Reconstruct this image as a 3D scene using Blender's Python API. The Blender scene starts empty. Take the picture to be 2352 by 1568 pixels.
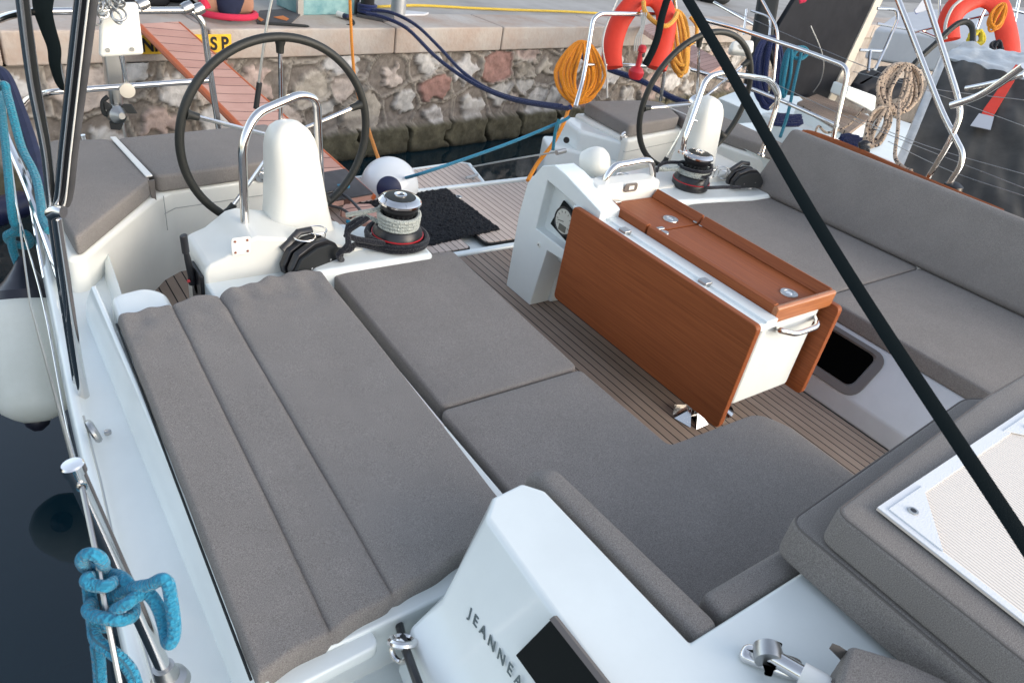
import bpy, bmesh, math, random
from mathutils import Vector, Matrix, noise
random.seed(7)
scene = bpy.context.scene
COL = scene.collection
S = 0.8                      # metres per drawing unit
R = math.radians

# ------------------------------------------------------------------ camera
ROT = [[0.8092172885746095, -0.5657096628620015, 0.1585558488877584],
       [-0.20445480381682735, -0.5241692764352656, -0.8267072050233704],
       [0.5507863588254339, 0.6365682579157482, -0.5398288987687946]]
CAM = Vector((0, 0, 2.3))
cam = bpy.data.objects.new('camera', bpy.data.cameras.new('camera'))
COL.objects.link(cam)
cr, cu, cf = Vector(ROT[0]), -Vector(ROT[1]), -Vector(ROT[2])
cam.matrix_world = Matrix.Translation(CAM * S) @ Matrix((cr, cu, cf)).transposed().to_4x4()
cam.data.sensor_width = 36
cam.data.lens = 26.107
cam.data.clip_start = 0.05
cam.data.clip_end = 800
cam.data.dof.use_dof = True
cam.data.dof.focus_distance = 2.5
cam.data.dof.aperture_fstop = 9.0
scene.camera = cam

# ------------------------------------------------------------------ light
SUN_EL, SUN_AZ = 20.0, 150.0
w = bpy.data.worlds.new('World'); scene.world = w; w.use_nodes = True
nt = w.node_tree
sky = nt.nodes.new('ShaderNodeTexSky'); sky.sky_type = 'NISHITA'; sky.sun_disc = False
sky.sun_elevation = R(SUN_EL); sky.sun_rotation = R(SUN_AZ)
sky.air_density = 1.0; sky.dust_density = 1.5; sky.ozone_density = 1.0
bg = nt.nodes['Background']; bg.inputs[1].default_value = 0.15
hsv = nt.nodes.new('ShaderNodeHueSaturation'); hsv.inputs['Saturation'].default_value = 0.6      # thin overcast greys the blue
nt.links.new(sky.outputs[0], hsv.inputs['Color']); nt.links.new(hsv.outputs[0], bg.inputs[0])
sun = bpy.data.objects.new('sun', bpy.data.lights.new('sun', 'SUN'))
sun.data.energy = 0.36; sun.data.angle = R(45); sun.data.color = (1.0, 0.86, 0.72)
az = R(SUN_AZ)
sd = Vector((math.sin(az) * math.cos(R(SUN_EL)), math.cos(az) * math.cos(R(SUN_EL)), math.sin(R(SUN_EL))))
sun.rotation_euler = sd.to_track_quat('Z', 'Y').to_euler()
COL.objects.link(sun)
scene.view_settings.view_transform = 'Standard'
scene.view_settings.look = 'None'
scene.view_settings.gamma = 1
scene.view_settings.exposure = 1.4

# ------------------------------------------------------------------ points taken from image pixels
F_D = 26.106976 / 36 * 2352
def ray(u, v):
    a, b = (u - 1176) / F_D, (v - 784) / F_D
    return Vector([ROT[0][i] * a + ROT[1][i] * b + ROT[2][i] for i in range(3)])
def PZ(u, v, z): d = ray(u, v); return CAM + d * ((z - CAM.z) / d.z)
def PX(u, v, x): d = ray(u, v); return CAM + d * (x / d.x)
def PY(u, v, y): d = ray(u, v); return CAM + d * (y / d.y)
def PF(u, v, t): return CAM + ray(u, v) * t
WN = Vector((0.36, -2.75, 0)).normalized(); WP = Vector((3.24, 7.44, 0))
WD = Vector((2.75, 0.36, 0)).normalized()
def PW(u, v, o=0.0):
    d = ray(u, v); W0 = WP - Vector((-WD.y, WD.x, 0)) * o; return CAM + d * ((W0 - CAM).dot(WN) / d.dot(WN))
def V(*a): return Vector(a)

# ------------------------------------------------------------------ materials
MATS = {}
def mat(name, col, rough=0.5, metal=0.0, var=0.0, vscale=20, bump=0.0, bscale=200, coat=0.0, spec=0.5, stretch=None, col2=None, sheen=0.0, bdist=0.002):
    m = bpy.data.materials.new(name); m.use_nodes = True
    n, l = m.node_tree.nodes, m.node_tree.links
    b = n['Principled BSDF']
    b.inputs['Base Color'].default_value = (*col, 1)
    b.inputs['Roughness'].default_value = rough
    b.inputs['Metallic'].default_value = metal
    b.inputs['Coat Weight'].default_value = coat
    b.inputs['Coat Roughness'].default_value = 0.08
    b.inputs['Specular IOR Level'].default_value = spec
    b.inputs['Sheen Weight'].default_value = sheen
    tc = n.new('ShaderNodeTexCoord'); src = tc.outputs['Object']
    if stretch:
        mp = n.new('ShaderNodeMapping'); mp.inputs['Scale'].default_value = stretch
        l.new(src, mp.inputs[0]); src = mp.outputs[0]
    if var or col2:
        nz = n.new('ShaderNodeTexNoise'); nz.inputs['Scale'].default_value = vscale; nz.inputs['Detail'].default_value = 6
        nz.inputs['Roughness'].default_value = 0.65
        l.new(src, nz.inputs['Vector'])
        mx = n.new('ShaderNodeMix'); mx.data_type = 'RGBA'
        mr = n.new('ShaderNodeMapRange'); mr.inputs[1].default_value = 0.32; mr.inputs[2].default_value = 0.68
        l.new(nz.outputs['Fac'], mr.inputs[0]); l.new(mr.outputs[0], mx.inputs[0])
        if col2: a, c = col, col2
        else: a, c = [x * (1 - var) for x in col], [min(1, x * (1 + var)) for x in col]
        mx.inputs[6].default_value = (*a, 1); mx.inputs[7].default_value = (*c, 1)
        l.new(mx.outputs[2], b.inputs['Base Color'])
    if bump:
        bz = n.new('ShaderNodeTexNoise'); bz.inputs['Scale'].default_value = bscale; bz.inputs['Detail'].default_value = 3
        l.new(src, bz.inputs['Vector'])
        bp = n.new('ShaderNodeBump'); bp.inputs['Strength'].default_value = bump; bp.inputs['Distance'].default_value = bdist
        l.new(bz.outputs['Fac'], bp.inputs['Height']); l.new(bp.outputs[0], b.inputs['Normal'])
    MATS[name] = m
    return m

def fabric(name, c1, c2):
    """woven heather cloth: fine two-tone fleck, soft larger mottling, weave and wrinkle bump"""
    m = bpy.data.materials.new(name); m.use_nodes = True
    n, l = m.node_tree.nodes, m.node_tree.links
    b = n['Principled BSDF']; b.inputs['Roughness'].default_value = 0.95; b.inputs['Specular IOR Level'].default_value = 0.15
    b.inputs['Sheen Weight'].default_value = 0.04
    tc = n.new('ShaderNodeTexCoord')
    f = n.new('ShaderNodeTexNoise'); f.inputs['Scale'].default_value = 470; f.inputs['Detail'].default_value = 3; f.inputs['Roughness'].default_value = 0.8
    g = n.new('ShaderNodeTexNoise'); g.inputs['Scale'].default_value = 7; g.inputs['Detail'].default_value = 5
    h = n.new('ShaderNodeTexNoise'); h.inputs['Scale'].default_value = 4.5; h.inputs['Detail'].default_value = 3; h.inputs['Distortion'].default_value = 0.6
    for q in (f, g, h): l.new(tc.outputs['Object'], q.inputs['Vector'])
    mr = n.new('ShaderNodeMapRange'); mr.inputs[1].default_value = 0.36; mr.inputs[2].default_value = 0.64
    l.new(f.outputs['Fac'], mr.inputs[0])
    mx = n.new('ShaderNodeMix'); mx.data_type = 'RGBA'; l.new(mr.outputs[0], mx.inputs[0])
    mx.inputs[6].default_value = (*c1, 1); mx.inputs[7].default_value = (*c2, 1)
    hs = n.new('ShaderNodeHueSaturation'); l.new(mx.outputs[2], hs.inputs['Color'])
    m2 = n.new('ShaderNodeMapRange'); m2.inputs[1].default_value = 0.3; m2.inputs[2].default_value = 0.7; m2.inputs[3].default_value = 0.95; m2.inputs[4].default_value = 1.05
    l.new(g.outputs['Fac'], m2.inputs[0]); l.new(m2.outputs[0], hs.inputs['Value'])
    l.new(hs.outputs[0], b.inputs['Base Color'])
    ad = n.new('ShaderNodeMath'); ad.operation = 'MULTIPLY_ADD'; ad.inputs[1].default_value = 4
    l.new(h.outputs['Fac'], ad.inputs[0]); l.new(f.outputs['Fac'], ad.inputs[2])
    bp = n.new('ShaderNodeBump'); bp.inputs['Strength'].default_value = 0.55; bp.inputs['Distance'].default_value = 0.0022
    l.new(ad.outputs[0], bp.inputs['Height']); l.new(bp.outputs[0], b.inputs['Normal'])
    MATS[name] = m; return m

def teak(name, c1, c2, caulk, period=0.0421, width=0.13, off=0.0, axis='X'):
    m = bpy.data.materials.new(name); m.use_nodes = True
    n, l = m.node_tree.nodes, m.node_tree.links
    b = n['Principled BSDF']; b.inputs['Roughness'].default_value = 0.72; b.inputs['Specular IOR Level'].default_value = 0.3
    tc = n.new('ShaderNodeTexCoord'); sp = n.new('ShaderNodeSeparateXYZ'); l.new(tc.outputs['Object'], sp.inputs[0])
    def M(op, a, bb):
        q = n.new('ShaderNodeMath'); q.operation = op
        for i, x in enumerate((a, bb)):
            if x is None: continue
            if isinstance(x, (int, float)): q.inputs[i].default_value = x
            else: l.new(x, q.inputs[i])
        return q.outputs[0]
    t = M('DIVIDE', M('SUBTRACT', sp.outputs[axis], off), period)
    t = M('ADD', t, 500.0 + width / 2)
    fr = M('FRACT', t, None); idx = M('FLOOR', t, None)
    line = M('LESS_THAN', fr, width)
    wn = n.new('ShaderNodeTexWhiteNoise'); wn.noise_dimensions = '1D'; l.new(idx, wn.inputs['W'])
    mp = n.new('ShaderNodeMapping'); mp.inputs['Scale'].default_value = (60, 4, 60) if axis == 'X' else (4, 60, 60)
    l.new(tc.outputs['Object'], mp.inputs[0])
    nz = n.new('ShaderNodeTexNoise'); nz.inputs['Scale'].default_value = 2.2; nz.inputs['Detail'].default_value = 8; nz.inputs['Roughness'].default_value = 0.7
    l.new(mp.outputs[0], nz.inputs['Vector'])
    nb = n.new('ShaderNodeTexNoise'); nb.inputs['Scale'].default_value = 5; nb.inputs['Detail'].default_value = 4
    l.new(tc.outputs['Object'], nb.inputs['Vector'])
    f1 = M('MULTIPLY', nz.outputs['Fac'], 0.7); f2 = M('MULTIPLY', wn.outputs[0], 0.3)
    f3 = M('MULTIPLY', nb.outputs['Fac'], 0.6)
    fac = M('SUBTRACT', M('ADD', M('ADD', f1, f2), f3), 0.3)
    mx = n.new('ShaderNodeMix'); mx.data_type = 'RGBA'; l.new(fac, mx.inputs[0])
    mx.inputs[6].default_value = (*c1, 1); mx.inputs[7].default_value = (*c2, 1)
    m3 = n.new('ShaderNodeMix'); m3.data_type = 'RGBA'; l.new(line, m3.inputs[0])
    l.new(mx.outputs[2], m3.inputs[6]); m3.inputs[7].default_value = (*caulk, 1)
    l.new(m3.outputs[2], b.inputs['Base Color'])
    inv = M('SUBTRACT', 1.0, line); hh = M('ADD', inv, M('MULTIPLY', nz.outputs['Fac'], 0.3))
    bp = n.new('ShaderNodeBump'); bp.inputs['Strength'].default_value = 0.5; bp.inputs['Distance'].default_value = 0.0012
    l.new(hh, bp.inputs['Height']); l.new(bp.outputs[0], b.inputs['Normal'])
    MATS[name] = m; return m

def rope_mat(name, col, fleck=None, rough=0.9, sc=(210, 9, 1)):
    m = bpy.data.materials.new(name); m.use_nodes = True
    n, l = m.node_tree.nodes, m.node_tree.links
    b = n['Principled BSDF']; b.inputs['Roughness'].default_value = rough; b.inputs['Specular IOR Level'].default_value = 0.2
    b.inputs['Sheen Weight'].default_value = 0.2
    uv = n.new('ShaderNodeUVMap'); mp = n.new('ShaderNodeMapping'); l.new(uv.outputs[0], mp.inputs[0])
    mp.inputs['Scale'].default_value = sc
    ck = n.new('ShaderNodeTexVoronoi'); ck.inputs['Scale'].default_value = 1.0; l.new(mp.outputs[0], ck.inputs['Vector'])
    nz = n.new('ShaderNodeTexNoise'); nz.inputs['Scale'].default_value = 1.0; nz.inputs['Detail'].default_value = 2
    l.new(mp.outputs[0], nz.inputs['Vector'])
    mx = n.new('ShaderNodeMix'); mx.data_type = 'RGBA'
    if fleck:
        lt = n.new('ShaderNodeMath'); lt.operation = 'GREATER_THAN'; lt.inputs[1].default_value = 0.57
        l.new(nz.outputs['Fac'], lt.inputs[0]); l.new(lt.outputs[0], mx.inputs[0])
        mx.inputs[6].default_value = (*col, 1); mx.inputs[7].default_value = (*fleck, 1)
    else:
        l.new(nz.outputs['Fac'], mx.inputs[0])
        mx.inputs[6].default_value = (*[c * 0.55 for c in col], 1); mx.inputs[7].default_value = (*[min(1, c * 1.45) for c in col], 1)
    l.new(mx.outputs[2], b.inputs['Base Color'])
    bp = n.new('ShaderNodeBump'); bp.inputs['Strength'].default_value = 1.0; bp.inputs['Distance'].default_value = 0.0045
    l.new(ck.outputs['Distance'], bp.inputs['Height']); l.new(bp.outputs[0], b.inputs['Normal'])
    MATS[name] = m; return m

gel = mat('gelcoat', (0.735, 0.775, 0.758), 0.24, var=0.045, vscale=2.5, coat=0.4)
gelc = mat('gelcoat_cream', (0.72, 0.71, 0.65), 0.35, var=0.03, vscale=5, coat=0.2)
gelg = mat('gelcoat_grey_nonskid', (0.54, 0.54, 0.55), 0.7, var=0.04, vscale=8, bump=0.4, bscale=400)
fab = fabric('taupe_fabric', (0.130, 0.116, 0.104), (0.305, 0.280, 0.260))
fabp = mat('taupe_piping', (0.13, 0.115, 0.105), 0.9)
tk = teak('weathered_teak', (0.20, 0.145, 0.11), (0.38, 0.295, 0.235), (0.015, 0.012, 0.012), off=0.0)
tkp = teak('pale_teak', (0.42, 0.33, 0.28), (0.66, 0.55, 0.47), (0.05, 0.04, 0.035), width=0.11)
wood = mat('varnished_wood', (0.205, 0.053, 0.016), 0.48, col2=(0.315, 0.092, 0.029), vscale=2.0, stretch=(95, 1.8, 95), bump=0.15, bscale=6, coat=0.0, spec=.22)
woodl = mat('varnished_wood_edge', (0.30, 0.095, 0.03), 0.38, col2=(0.45, 0.17, 0.06), vscale=2.0, stretch=(3, 40, 40), coat=0.2)
steel = mat('stainless_steel', (0.72, 0.70, 0.68), 0.11, 1.0)
steeld = mat('dull_steel', (0.45, 0.45, 0.44), 0.35, 1.0)
alu = mat('grey_aluminium', (0.42, 0.44, 0.46), 0.4, 0.6)
black = mat('black_plastic', (0.012, 0.012, 0.014), 0.35)
leather = mat('black_leather', (0.012, 0.013, 0.011), 0.55, bump=0.3, bscale=300)
rubber = mat('black_rubber', (0.010, 0.012, 0.013), 0.75)
webbing = mat('black_webbing', (0.004, 0.008, 0.009), 0.85, spec=0.12, bump=0.4, bscale=600)
acryl = mat('dark_acrylic', (0.006, 0.008, 0.008), 0.5, spec=0.15)
void = mat('opening_shade_black', (0.002, 0.002, 0.002), 0.9, spec=0.0)
bronze = mat('taupe_plastic', (0.13, 0.115, 0.105), 0.45)
red = mat('red_plastic', (0.42, 0.012, 0.02), 0.45)
orange = mat('orange_buoy', (0.60, 0.030, 0.008), 0.6, var=0.08, vscale=6, bump=0.3, bscale=8, bdist=0.02)
white = mat('white_plastic', (0.74, 0.73, 0.69), 0.4, var=0.03, vscale=4)
fendw = mat('fender_vinyl', (0.58, 0.59, 0.53), 0.42, col2=(0.66, 0.67, 0.62), vscale=5)
fendb = mat('fender_navy', (0.012, 0.016, 0.055), 0.35)
fendk = mat('fender_black', (0.012, 0.012, 0.02), 0.3)
matm = mat('black_coir_mat', (0.006, 0.007, 0.010), 0.95, var=0.6, vscale=160, bump=1.0, bscale=160, bdist=0.008)
mesh_w = mat('white_ribbed_mesh', (0.68, 0.66, 0.62), 0.7)
film = mat('clear_film_on_grey_cloth', (0.042, 0.040, 0.037), 0.6, col2=(0.075, 0.072, 0.066), vscale=4, coat=.04, bump=0.4, bscale=9, bdist=0.006, spec=.1)
film.node_tree.nodes['Principled BSDF'].inputs['Coat Roughness'].default_value = .3
filmw = mat('whitish_film', (0.34, 0.36, 0.37), 0.5, var=0.2, vscale=6, coat=0.6, bump=0.6, bscale=8, bdist=0.02)
canvas = mat('charcoal_canvas', (0.024, 0.025, 0.029), 0.9, spec=.1, var=0.12, vscale=8, bump=0.3, bscale=5, bdist=0.01)
cream = mat('cream_edge', (0.55, 0.50, 0.42), 0.6)
navyf = mat('navy_cloth', (0.012, 0.018, 0.05), 0.9, var=0.2, vscale=20)
redf = mat('red_cloth', (0.5, 0.02, 0.06), 0.9)
skin = mat('skin', (0.45, 0.25, 0.17), 0.6)
yellow = mat('yellow_paint', (0.72, 0.42, 0.02), 0.55, var=0.15, vscale=12)
tealp = mat('weathered_teal_paint', (0.10, 0.24, 0.26), 0.7, col2=(0.26, 0.42, 0.42), vscale=9)
tkg = teak('red_deck_plank', (0.34, 0.165, 0.13), (0.60, 0.38, 0.31), (0.10, 0.05, 0.04), period=0.105, width=0.06, axis='Y')
ptile = mat('orange_red_edge', (0.42, 0.10, 0.03), 0.6)
asph = mat('dark_asphalt', (0.06, 0.06, 0.065), 0.9, var=0.3, vscale=6)
r_teal = rope_mat('teal_rope', (0.018, 0.17, 0.24)); r_teal2 = rope_mat('blue_rope', (0.024, 0.205, 0.33))
r_navy = rope_mat('navy_rope', (0.010, 0.018, 0.075)); r_or = rope_mat('orange_rope', (0.75, 0.24, 0.012))
r_yel = rope_mat('yellow_orange_rope', (0.75, 0.33, 0.05)); r_bei = rope_mat('beige_flecked_rope', (0.46, 0.35, 0.26), (0.03, 0.025, 0.03), sc=(75, 3, 1))
r_gry = rope_mat('pale_grey_rope', (0.42, 0.44, 0.40), (0.24, 0.27, 0.25), sc=(160, 6, 1)); r_blk = rope_mat('black_rope', (0.010, 0.011, 0.016))
r_wht = rope_mat('white_line', (0.5, 0.5, 0.47)); r_ylw = rope_mat('yellow_hose', (0.65, 0.45, 0.06))

# ------------------------------------------------------------------ mesh helpers
ORG = {}
def obj(name, verts, faces, m, parent=None, smooth=True, uvs=None, org=None, bevel=0, seg=2, angle=35):
    me = bpy.data.meshes.new(name)
    if parent is not None: o0 = ORG[parent.name]
    elif org is not None: o0 = Vector(org)
    else:
        o0 = Vector((sum(v[0] for v in verts) / len(verts), sum(v[1] for v in verts) / len(verts), min(v[2] for v in verts)))
    me.from_pydata([tuple((Vector(v) - o0) * S) for v in verts], [], faces)
    if uvs:
        ul = me.uv_layers.new(name='UVMap')
        for p in me.polygons:
            for li in p.loop_indices: ul.data[li].uv = uvs[me.loops[li].vertex_index]
    me.validate()
    bm = bmesh.new(); bm.from_mesh(me); bmesh.ops.recalc_face_normals(bm, faces=bm.faces); bm.to_mesh(me); bm.free()
    for p in me.polygons: p.use_smooth = smooth
    me.materials.append(m)
    o = bpy.data.objects.new(name, me); COL.objects.link(o); ORG[o.name] = o0
    if parent is not None: o.parent = parent
    else: o.location = o0 * S
    if bevel:
        b = o.modifiers.new('bevel', 'BEVEL'); b.width = bevel * S; b.segments = seg; b.limit_method = 'ANGLE'; b.angle_limit = R(30)
        wn = o.modifiers.new('wn', 'WEIGHTED_NORMAL'); wn.keep_sharp = False
    elif smooth:
        me.shade_smooth() if hasattr(me, 'shade_smooth') else None
        bm = bmesh.new(); bm.from_mesh(me)
        for e in bm.edges:
            if len(e.link_faces) == 2 and e.calc_face_angle(0) > R(angle): e.smooth = False
        bm.to_mesh(me); bm.free()
    return o
def join(*gs):
    vs, fs, us = [], [], []
    for g in gs:
        k = len(vs); vs += list(g[0]); fs += [tuple(i + k for i in f) for f in g[1]]
        us += list(g[2]) if len(g) > 2 and g[2] else [(0, 0)] * len(g[0])
    return vs, fs, us
def box(a, b):
    x0, y0, z0 = a; x1, y1, z1 = b
    v = [(x0, y0, z0), (x1, y0, z0), (x1, y1, z0), (x0, y1, z0), (x0, y0, z1), (x1, y0, z1), (x1, y1, z1), (x0, y1, z1)]
    return v, [(0, 3, 2, 1), (4, 5, 6, 7), (0, 1, 5, 4), (1, 2, 6, 5), (2, 3, 7, 6), (3, 0, 4, 7)]
def prism(poly, z0, z1):
    """poly of (x,y) or (x,y,z) points; z0/z1 may be numbers"""
    n = len(poly)
    v = [(p[0], p[1], z0) for p in poly] + [(p[0], p[1], (p[2] if len(p) > 2 else z1)) for p in poly]
    return v, [tuple(range(n - 1, -1, -1)), tuple(range(n, 2 * n))] + [(i, (i + 1) % n, (i + 1) % n + n, i + n) for i in range(n)]
def extr(poly, vec):
    """poly of 3-D points extruded along vec"""
    n = len(poly); vec = Vector(vec)
    v = [tuple(p) for p in poly] + [tuple(Vector(p) + vec) for p in poly]
    return v, [tuple(range(n - 1, -1, -1)), tuple(range(n, 2 * n))] + [(i, (i + 1) % n, (i + 1) % n + n, i + n) for i in range(n)]
def spline(P, k=8, closed=False):
    P = [Vector(p) for p in P]; n = len(P); out = []
    rng = range(n) if closed else range(n - 1)
    for i in rng:
        if closed: a, b, c, d = P[(i - 1) % n], P[i], P[(i + 1) % n], P[(i + 2) % n]
        else: a, b, c, d = P[max(i - 1, 0)], P[i], P[i + 1], P[min(i + 2, n - 1)]
        for j in range(k):
            t = j / k
            out.append(0.5 * ((2 * b) + (c - a) * t + (2 * a - 5 * b + 4 * c - d) * t * t + (3 * b - a - 3 * c + d) * t ** 3))
    if not closed: out.append(P[-1])
    return out
def fillet(P, r, k=5):
    P = [Vector(p) for p in P]; out = [P[0]]
    for i in range(1, len(P) - 1):
        a, b = (P[i - 1] - P[i]), (P[i + 1] - P[i]); q = min(r, a.length * 0.45, b.length * 0.45)
        A, B = P[i] + a.normalized() * q, P[i] + b.normalized() * q
        for j in range(k + 1):
            t = j / k; out.append((1 - t) ** 2 * A + 2 * t * (1 - t) * P[i] + t * t * B)
    out.append(P[-1]); return out
def tube(P, r, seg=10, closed=False, flat=1.0, caps=True, nrm=None):
    P = [Vector(p) for p in P]; n = len(P); vs, fs, us = [], [], []
    T = []
    for i in range(n):
        a = P[(i - 1) % n] if (closed or i > 0) else P[i]; b = P[(i + 1) % n] if (closed or i < n - 1) else P[i]
        t = b - a; T.append(t.normalized() if t.length > 1e-9 else Vector((0, 0, 1)))
    N = Vector(nrm) if nrm is not None else T[0].orthogonal()
    L = 0; rf = r if callable(r) else (lambda t: r)
    for i in range(n):
        N = (N - T[i] * N.dot(T[i]))
        if N.length < 1e-6: N = T[i].orthogonal()
        N.normalize(); B = T[i].cross(N)
        if i: L += (P[i] - P[i - 1]).length
        rr = rf(i / max(1, n - 1))
        for j in range(seg):
            th = 2 * math.pi * j / seg
            vs.append(P[i] + N * math.cos(th) * rr + B * math.sin(th) * rr * flat); us.append((L * S, j / seg))
    for i in range(n if closed else n - 1):
        for j in range(seg):
            a = i * seg + j; b = i * seg + (j + 1) % seg; i2 = (i + 1) % n
            fs.append((a, b, i2 * seg + (j + 1) % seg, i2 * seg + j))
    if not closed and caps:
        fs.append(tuple(range(seg - 1, -1, -1))); fs.append(tuple((n - 1) * seg + j for j in range(seg)))
    return vs, fs, us
def lathe(prof, c=(0, 0, 0), axis=(0, 0, 1), seg=40):
    ax = Vector(axis).normalized(); u = ax.orthogonal().normalized(); w_ = ax.cross(u); c = Vector(c)
    vs, fs = [], []
    for (r, h) in prof:
        for j in range(seg):
            t = 2 * math.pi * j / seg; vs.append(c + ax * h + (u * math.cos(t) + w_ * math.sin(t)) * max(r, 1e-4))
    for i in range(len(prof) - 1):
        for j in range(seg): fs.append((i * seg + j, i * seg + (j + 1) % seg, (i + 1) * seg + (j + 1) % seg, (i + 1) * seg + j))
    fs.append(tuple(range(seg - 1, -1, -1))); fs.append(tuple((len(prof) - 1) * seg + j for j in range(seg)))
    return vs, fs
def torus(c, n, R_, r, seg=64, s2=12, a0=0, a1=360):
    n = Vector(n).normalized(); u = Vector((0, 0, 1)).cross(n)
    if u.length < .01: u = Vector((1, 0, 0))
    u.normalize(); w_ = n.cross(u); c = Vector(c); full = abs(a1 - a0) >= 360
    k = seg if full else seg + 1
    P = [c + u * R_ * math.cos(R(a0 + (a1 - a0) * i / seg)) + w_ * R_ * math.sin(R(a0 + (a1 - a0) * i / seg)) for i in range(k)]
    return tube(P, r, s2, closed=full)
def round_poly(poly, r, k=5):
    """round the corners of a flat outline of (x,y)"""
    out = []; n = len(poly)
    for i in range(n):
        p = Vector(poly[i][:2]); a = Vector(poly[i - 1][:2]) - p; b = Vector(poly[(i + 1) % n][:2]) - p
        rr = poly[i][2] if len(poly[i]) > 2 else r
        q = min(rr, a.length * .45, b.length * .45); A, B = p + a.normalized() * q, p + b.normalized() * q
        for j in range(k + 1):
            t = j / k; out.append((1 - t) ** 2 * A + 2 * t * (1 - t) * p + t * t * B)
    return out
def inset(poly, d):
    n = len(poly); out = []
    for i in range(n):
        a, p, b = poly[i - 1], poly[i], poly[(i + 1) % n]
        e1 = (p - a).normalized(); e2 = (b - p).normalized()
        n1 = Vector((-e1.y, e1.x)); n2 = Vector((-e2.y, e2.x)); m = n1 + n2
        if m.length < 1e-6: m = n1
        m.normalize(); out.append(p + m * d / max(0.5, m.dot(n1)))
    return out
def slab(poly, z0, z1, r=0.03, rc=0.06, crown=0.006, M=None, rb=None):
    """cushion: rounded outline, rounded top and bottom edges, slightly crowned top. outline CCW"""
    if sum(poly[i][0] * poly[(i + 1) % len(poly)][1] - poly[(i + 1) % len(poly)][0] * poly[i][1] for i in range(len(poly))) < 0: poly = poly[::-1]
    BPo = [Vector(p[:2]) for p in poly]; RC = [p[2] if len(p) > 2 else rc for p in poly]; n = len(poly) * 6; vs, fs = [], []; rb = r if rb is None else rb
    def ring(d):
        Q_ = inset(BPo, d); out = []
        for i, p in enumerate(Q_):
            a_, p_, b_ = BPo[i - 1], BPo[i], BPo[(i + 1) % len(BPo)]
            conv = (p_ - a_).x * (b_ - p_).y - (p_ - a_).y * (b_ - p_).x > 0
            out.append((p.x, p.y, max(.006, RC[i] - d) if conv else RC[i] + d))
        return round_poly(out, rc)
    rings = []
    for k in range(4): th = k / 4 * math.pi / 2; rings.append((rb * (1 - math.sin(th)), z0 + rb * (1 - math.cos(th))))
    rings.append((0, z0 + rb)); rings.append((0, z1 - r))
    for k in range(1, 6): th = k / 5 * math.pi / 2; rings.append((r * (1 - math.cos(th)), z1 - r + r * math.sin(th)))
    rings += [(r + 0.03, z1 + crown * .6), (r + 0.07, z1 + crown)]
    for (d, z) in rings:
        for p in ring(d): vs.append(Vector((p.x, p.y, z)))
    for i in range(len(rings) - 1):
        for j in range(n): fs.append((i * n + j, i * n + (j + 1) % n, (i + 1) * n + (j + 1) % n, (i + 1) * n + j))
    fs.append(tuple(range(n - 1, -1, -1))); fs.append(tuple((len(rings) - 1) * n + j for j in range(n)))
    if M is not None: vs = [M @ v for v in vs]
    return vs, fs
def frame(o, x, y):
    """matrix with origin o, local x along x, local z = x cross y"""
    x = Vector(x).normalized(); z = x.cross(Vector(y)).normalized(); y = z.cross(x)
    M = Matrix((x, y, z)).transposed().to_4x4(); M.translation = Vector(o); return M
def tag(o, label=None, cat=None, group=None, kind=None):
    if label: o['label'] = label
    if cat: o['category'] = cat
    if group: o['group'] = group
    if kind: o['kind'] = kind
    return o
def thing(name, loc, label, cat, group=None):
    o = bpy.data.objects.new(name, None); COL.objects.link(o); o.empty_display_size = .1
    o.location = Vector(loc) * S; ORG[o.name] = Vector(loc); return tag(o, label, cat, group)
def text(name, s, size, M, m, parent, depth=0.004, bold=False, sx=1.0, shear=0.0, fit=None):
    cu_ = bpy.data.curves.new(name, 'FONT'); cu_.body = s; cu_.size = size * S; cu_.extrude = depth * S; cu_.shear = shear
    if bold: cu_.offset = size * S * 0.03
    t = bpy.data.objects.new(name + '_tmp', cu_); COL.objects.link(t)
    bpy.context.view_layer.update()
    me = bpy.data.meshes.new_from_object(t.evaluated_get(bpy.context.evaluated_depsgraph_get()))
    bpy.data.objects.remove(t); bpy.data.curves.remove(cu_)
    if fit: sx = fit * S / max(v.co.x for v in me.vertices)
    MM = M.copy(); MM.translation = (M.translation - ORG[parent.name]) * S
    me.transform(Matrix.Diagonal((sx, 1, 1, 1))); me.transform(MM)
    me.materials.clear(); me.materials.append(m); me.name = name
    o = bpy.data.objects.new(name, me); COL.objects.link(o); o.parent = parent; ORG[o.name] = ORG[parent.name]
    return o

# ================================================================== water, quay
o = obj('harbour_water', [(-300, -300, -.8), (300, -300, -.8), (300, 12, -.8), (-300, 12, -.8)], [(0, 1, 2, 3)],
        mat('water', (0.004, 0.017, 0.025), 0.035, bump=0.10, bscale=2.2, spec=0.5, bdist=0.02), org=(0, 0, -.8))
tag(o, kind='structure')

QD = WD; QB = Vector((-WD.y, WD.x, 0))          # along the quay / away from the water
def Q(a, b, z): return WP + QD * a + QB * b + Vector((0, 0, z))
qpave = mat('quay_concrete', (0.26, 0.245, 0.225), 0.9, col2=(0.39, 0.375, 0.355), vscale=1.6, bump=0.5, bscale=30)
v = [Q(-60, .55, .59), Q(120, .55, .59), Q(120, 120, .59), Q(-60, 120, .59)]
tag(obj('quay_paving', v, [(0, 1, 2, 3)], qpave, org=(0, 8, .59)), kind='structure')
v = [Q(5, 2.4, .594), Q(60, 2.4, .594), Q(60, 40, .594), Q(6.5, 40, .594)]
tag(obj('quay_road', v, [(0, 1, 2, 3)], mat('old_asphalt', (0.13, 0.125, 0.125), 0.95, col2=(0.22, 0.21, 0.2), vscale=3, bump=.5, bscale=60), org=(12, 12, .594)), kind='structure')

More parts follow.
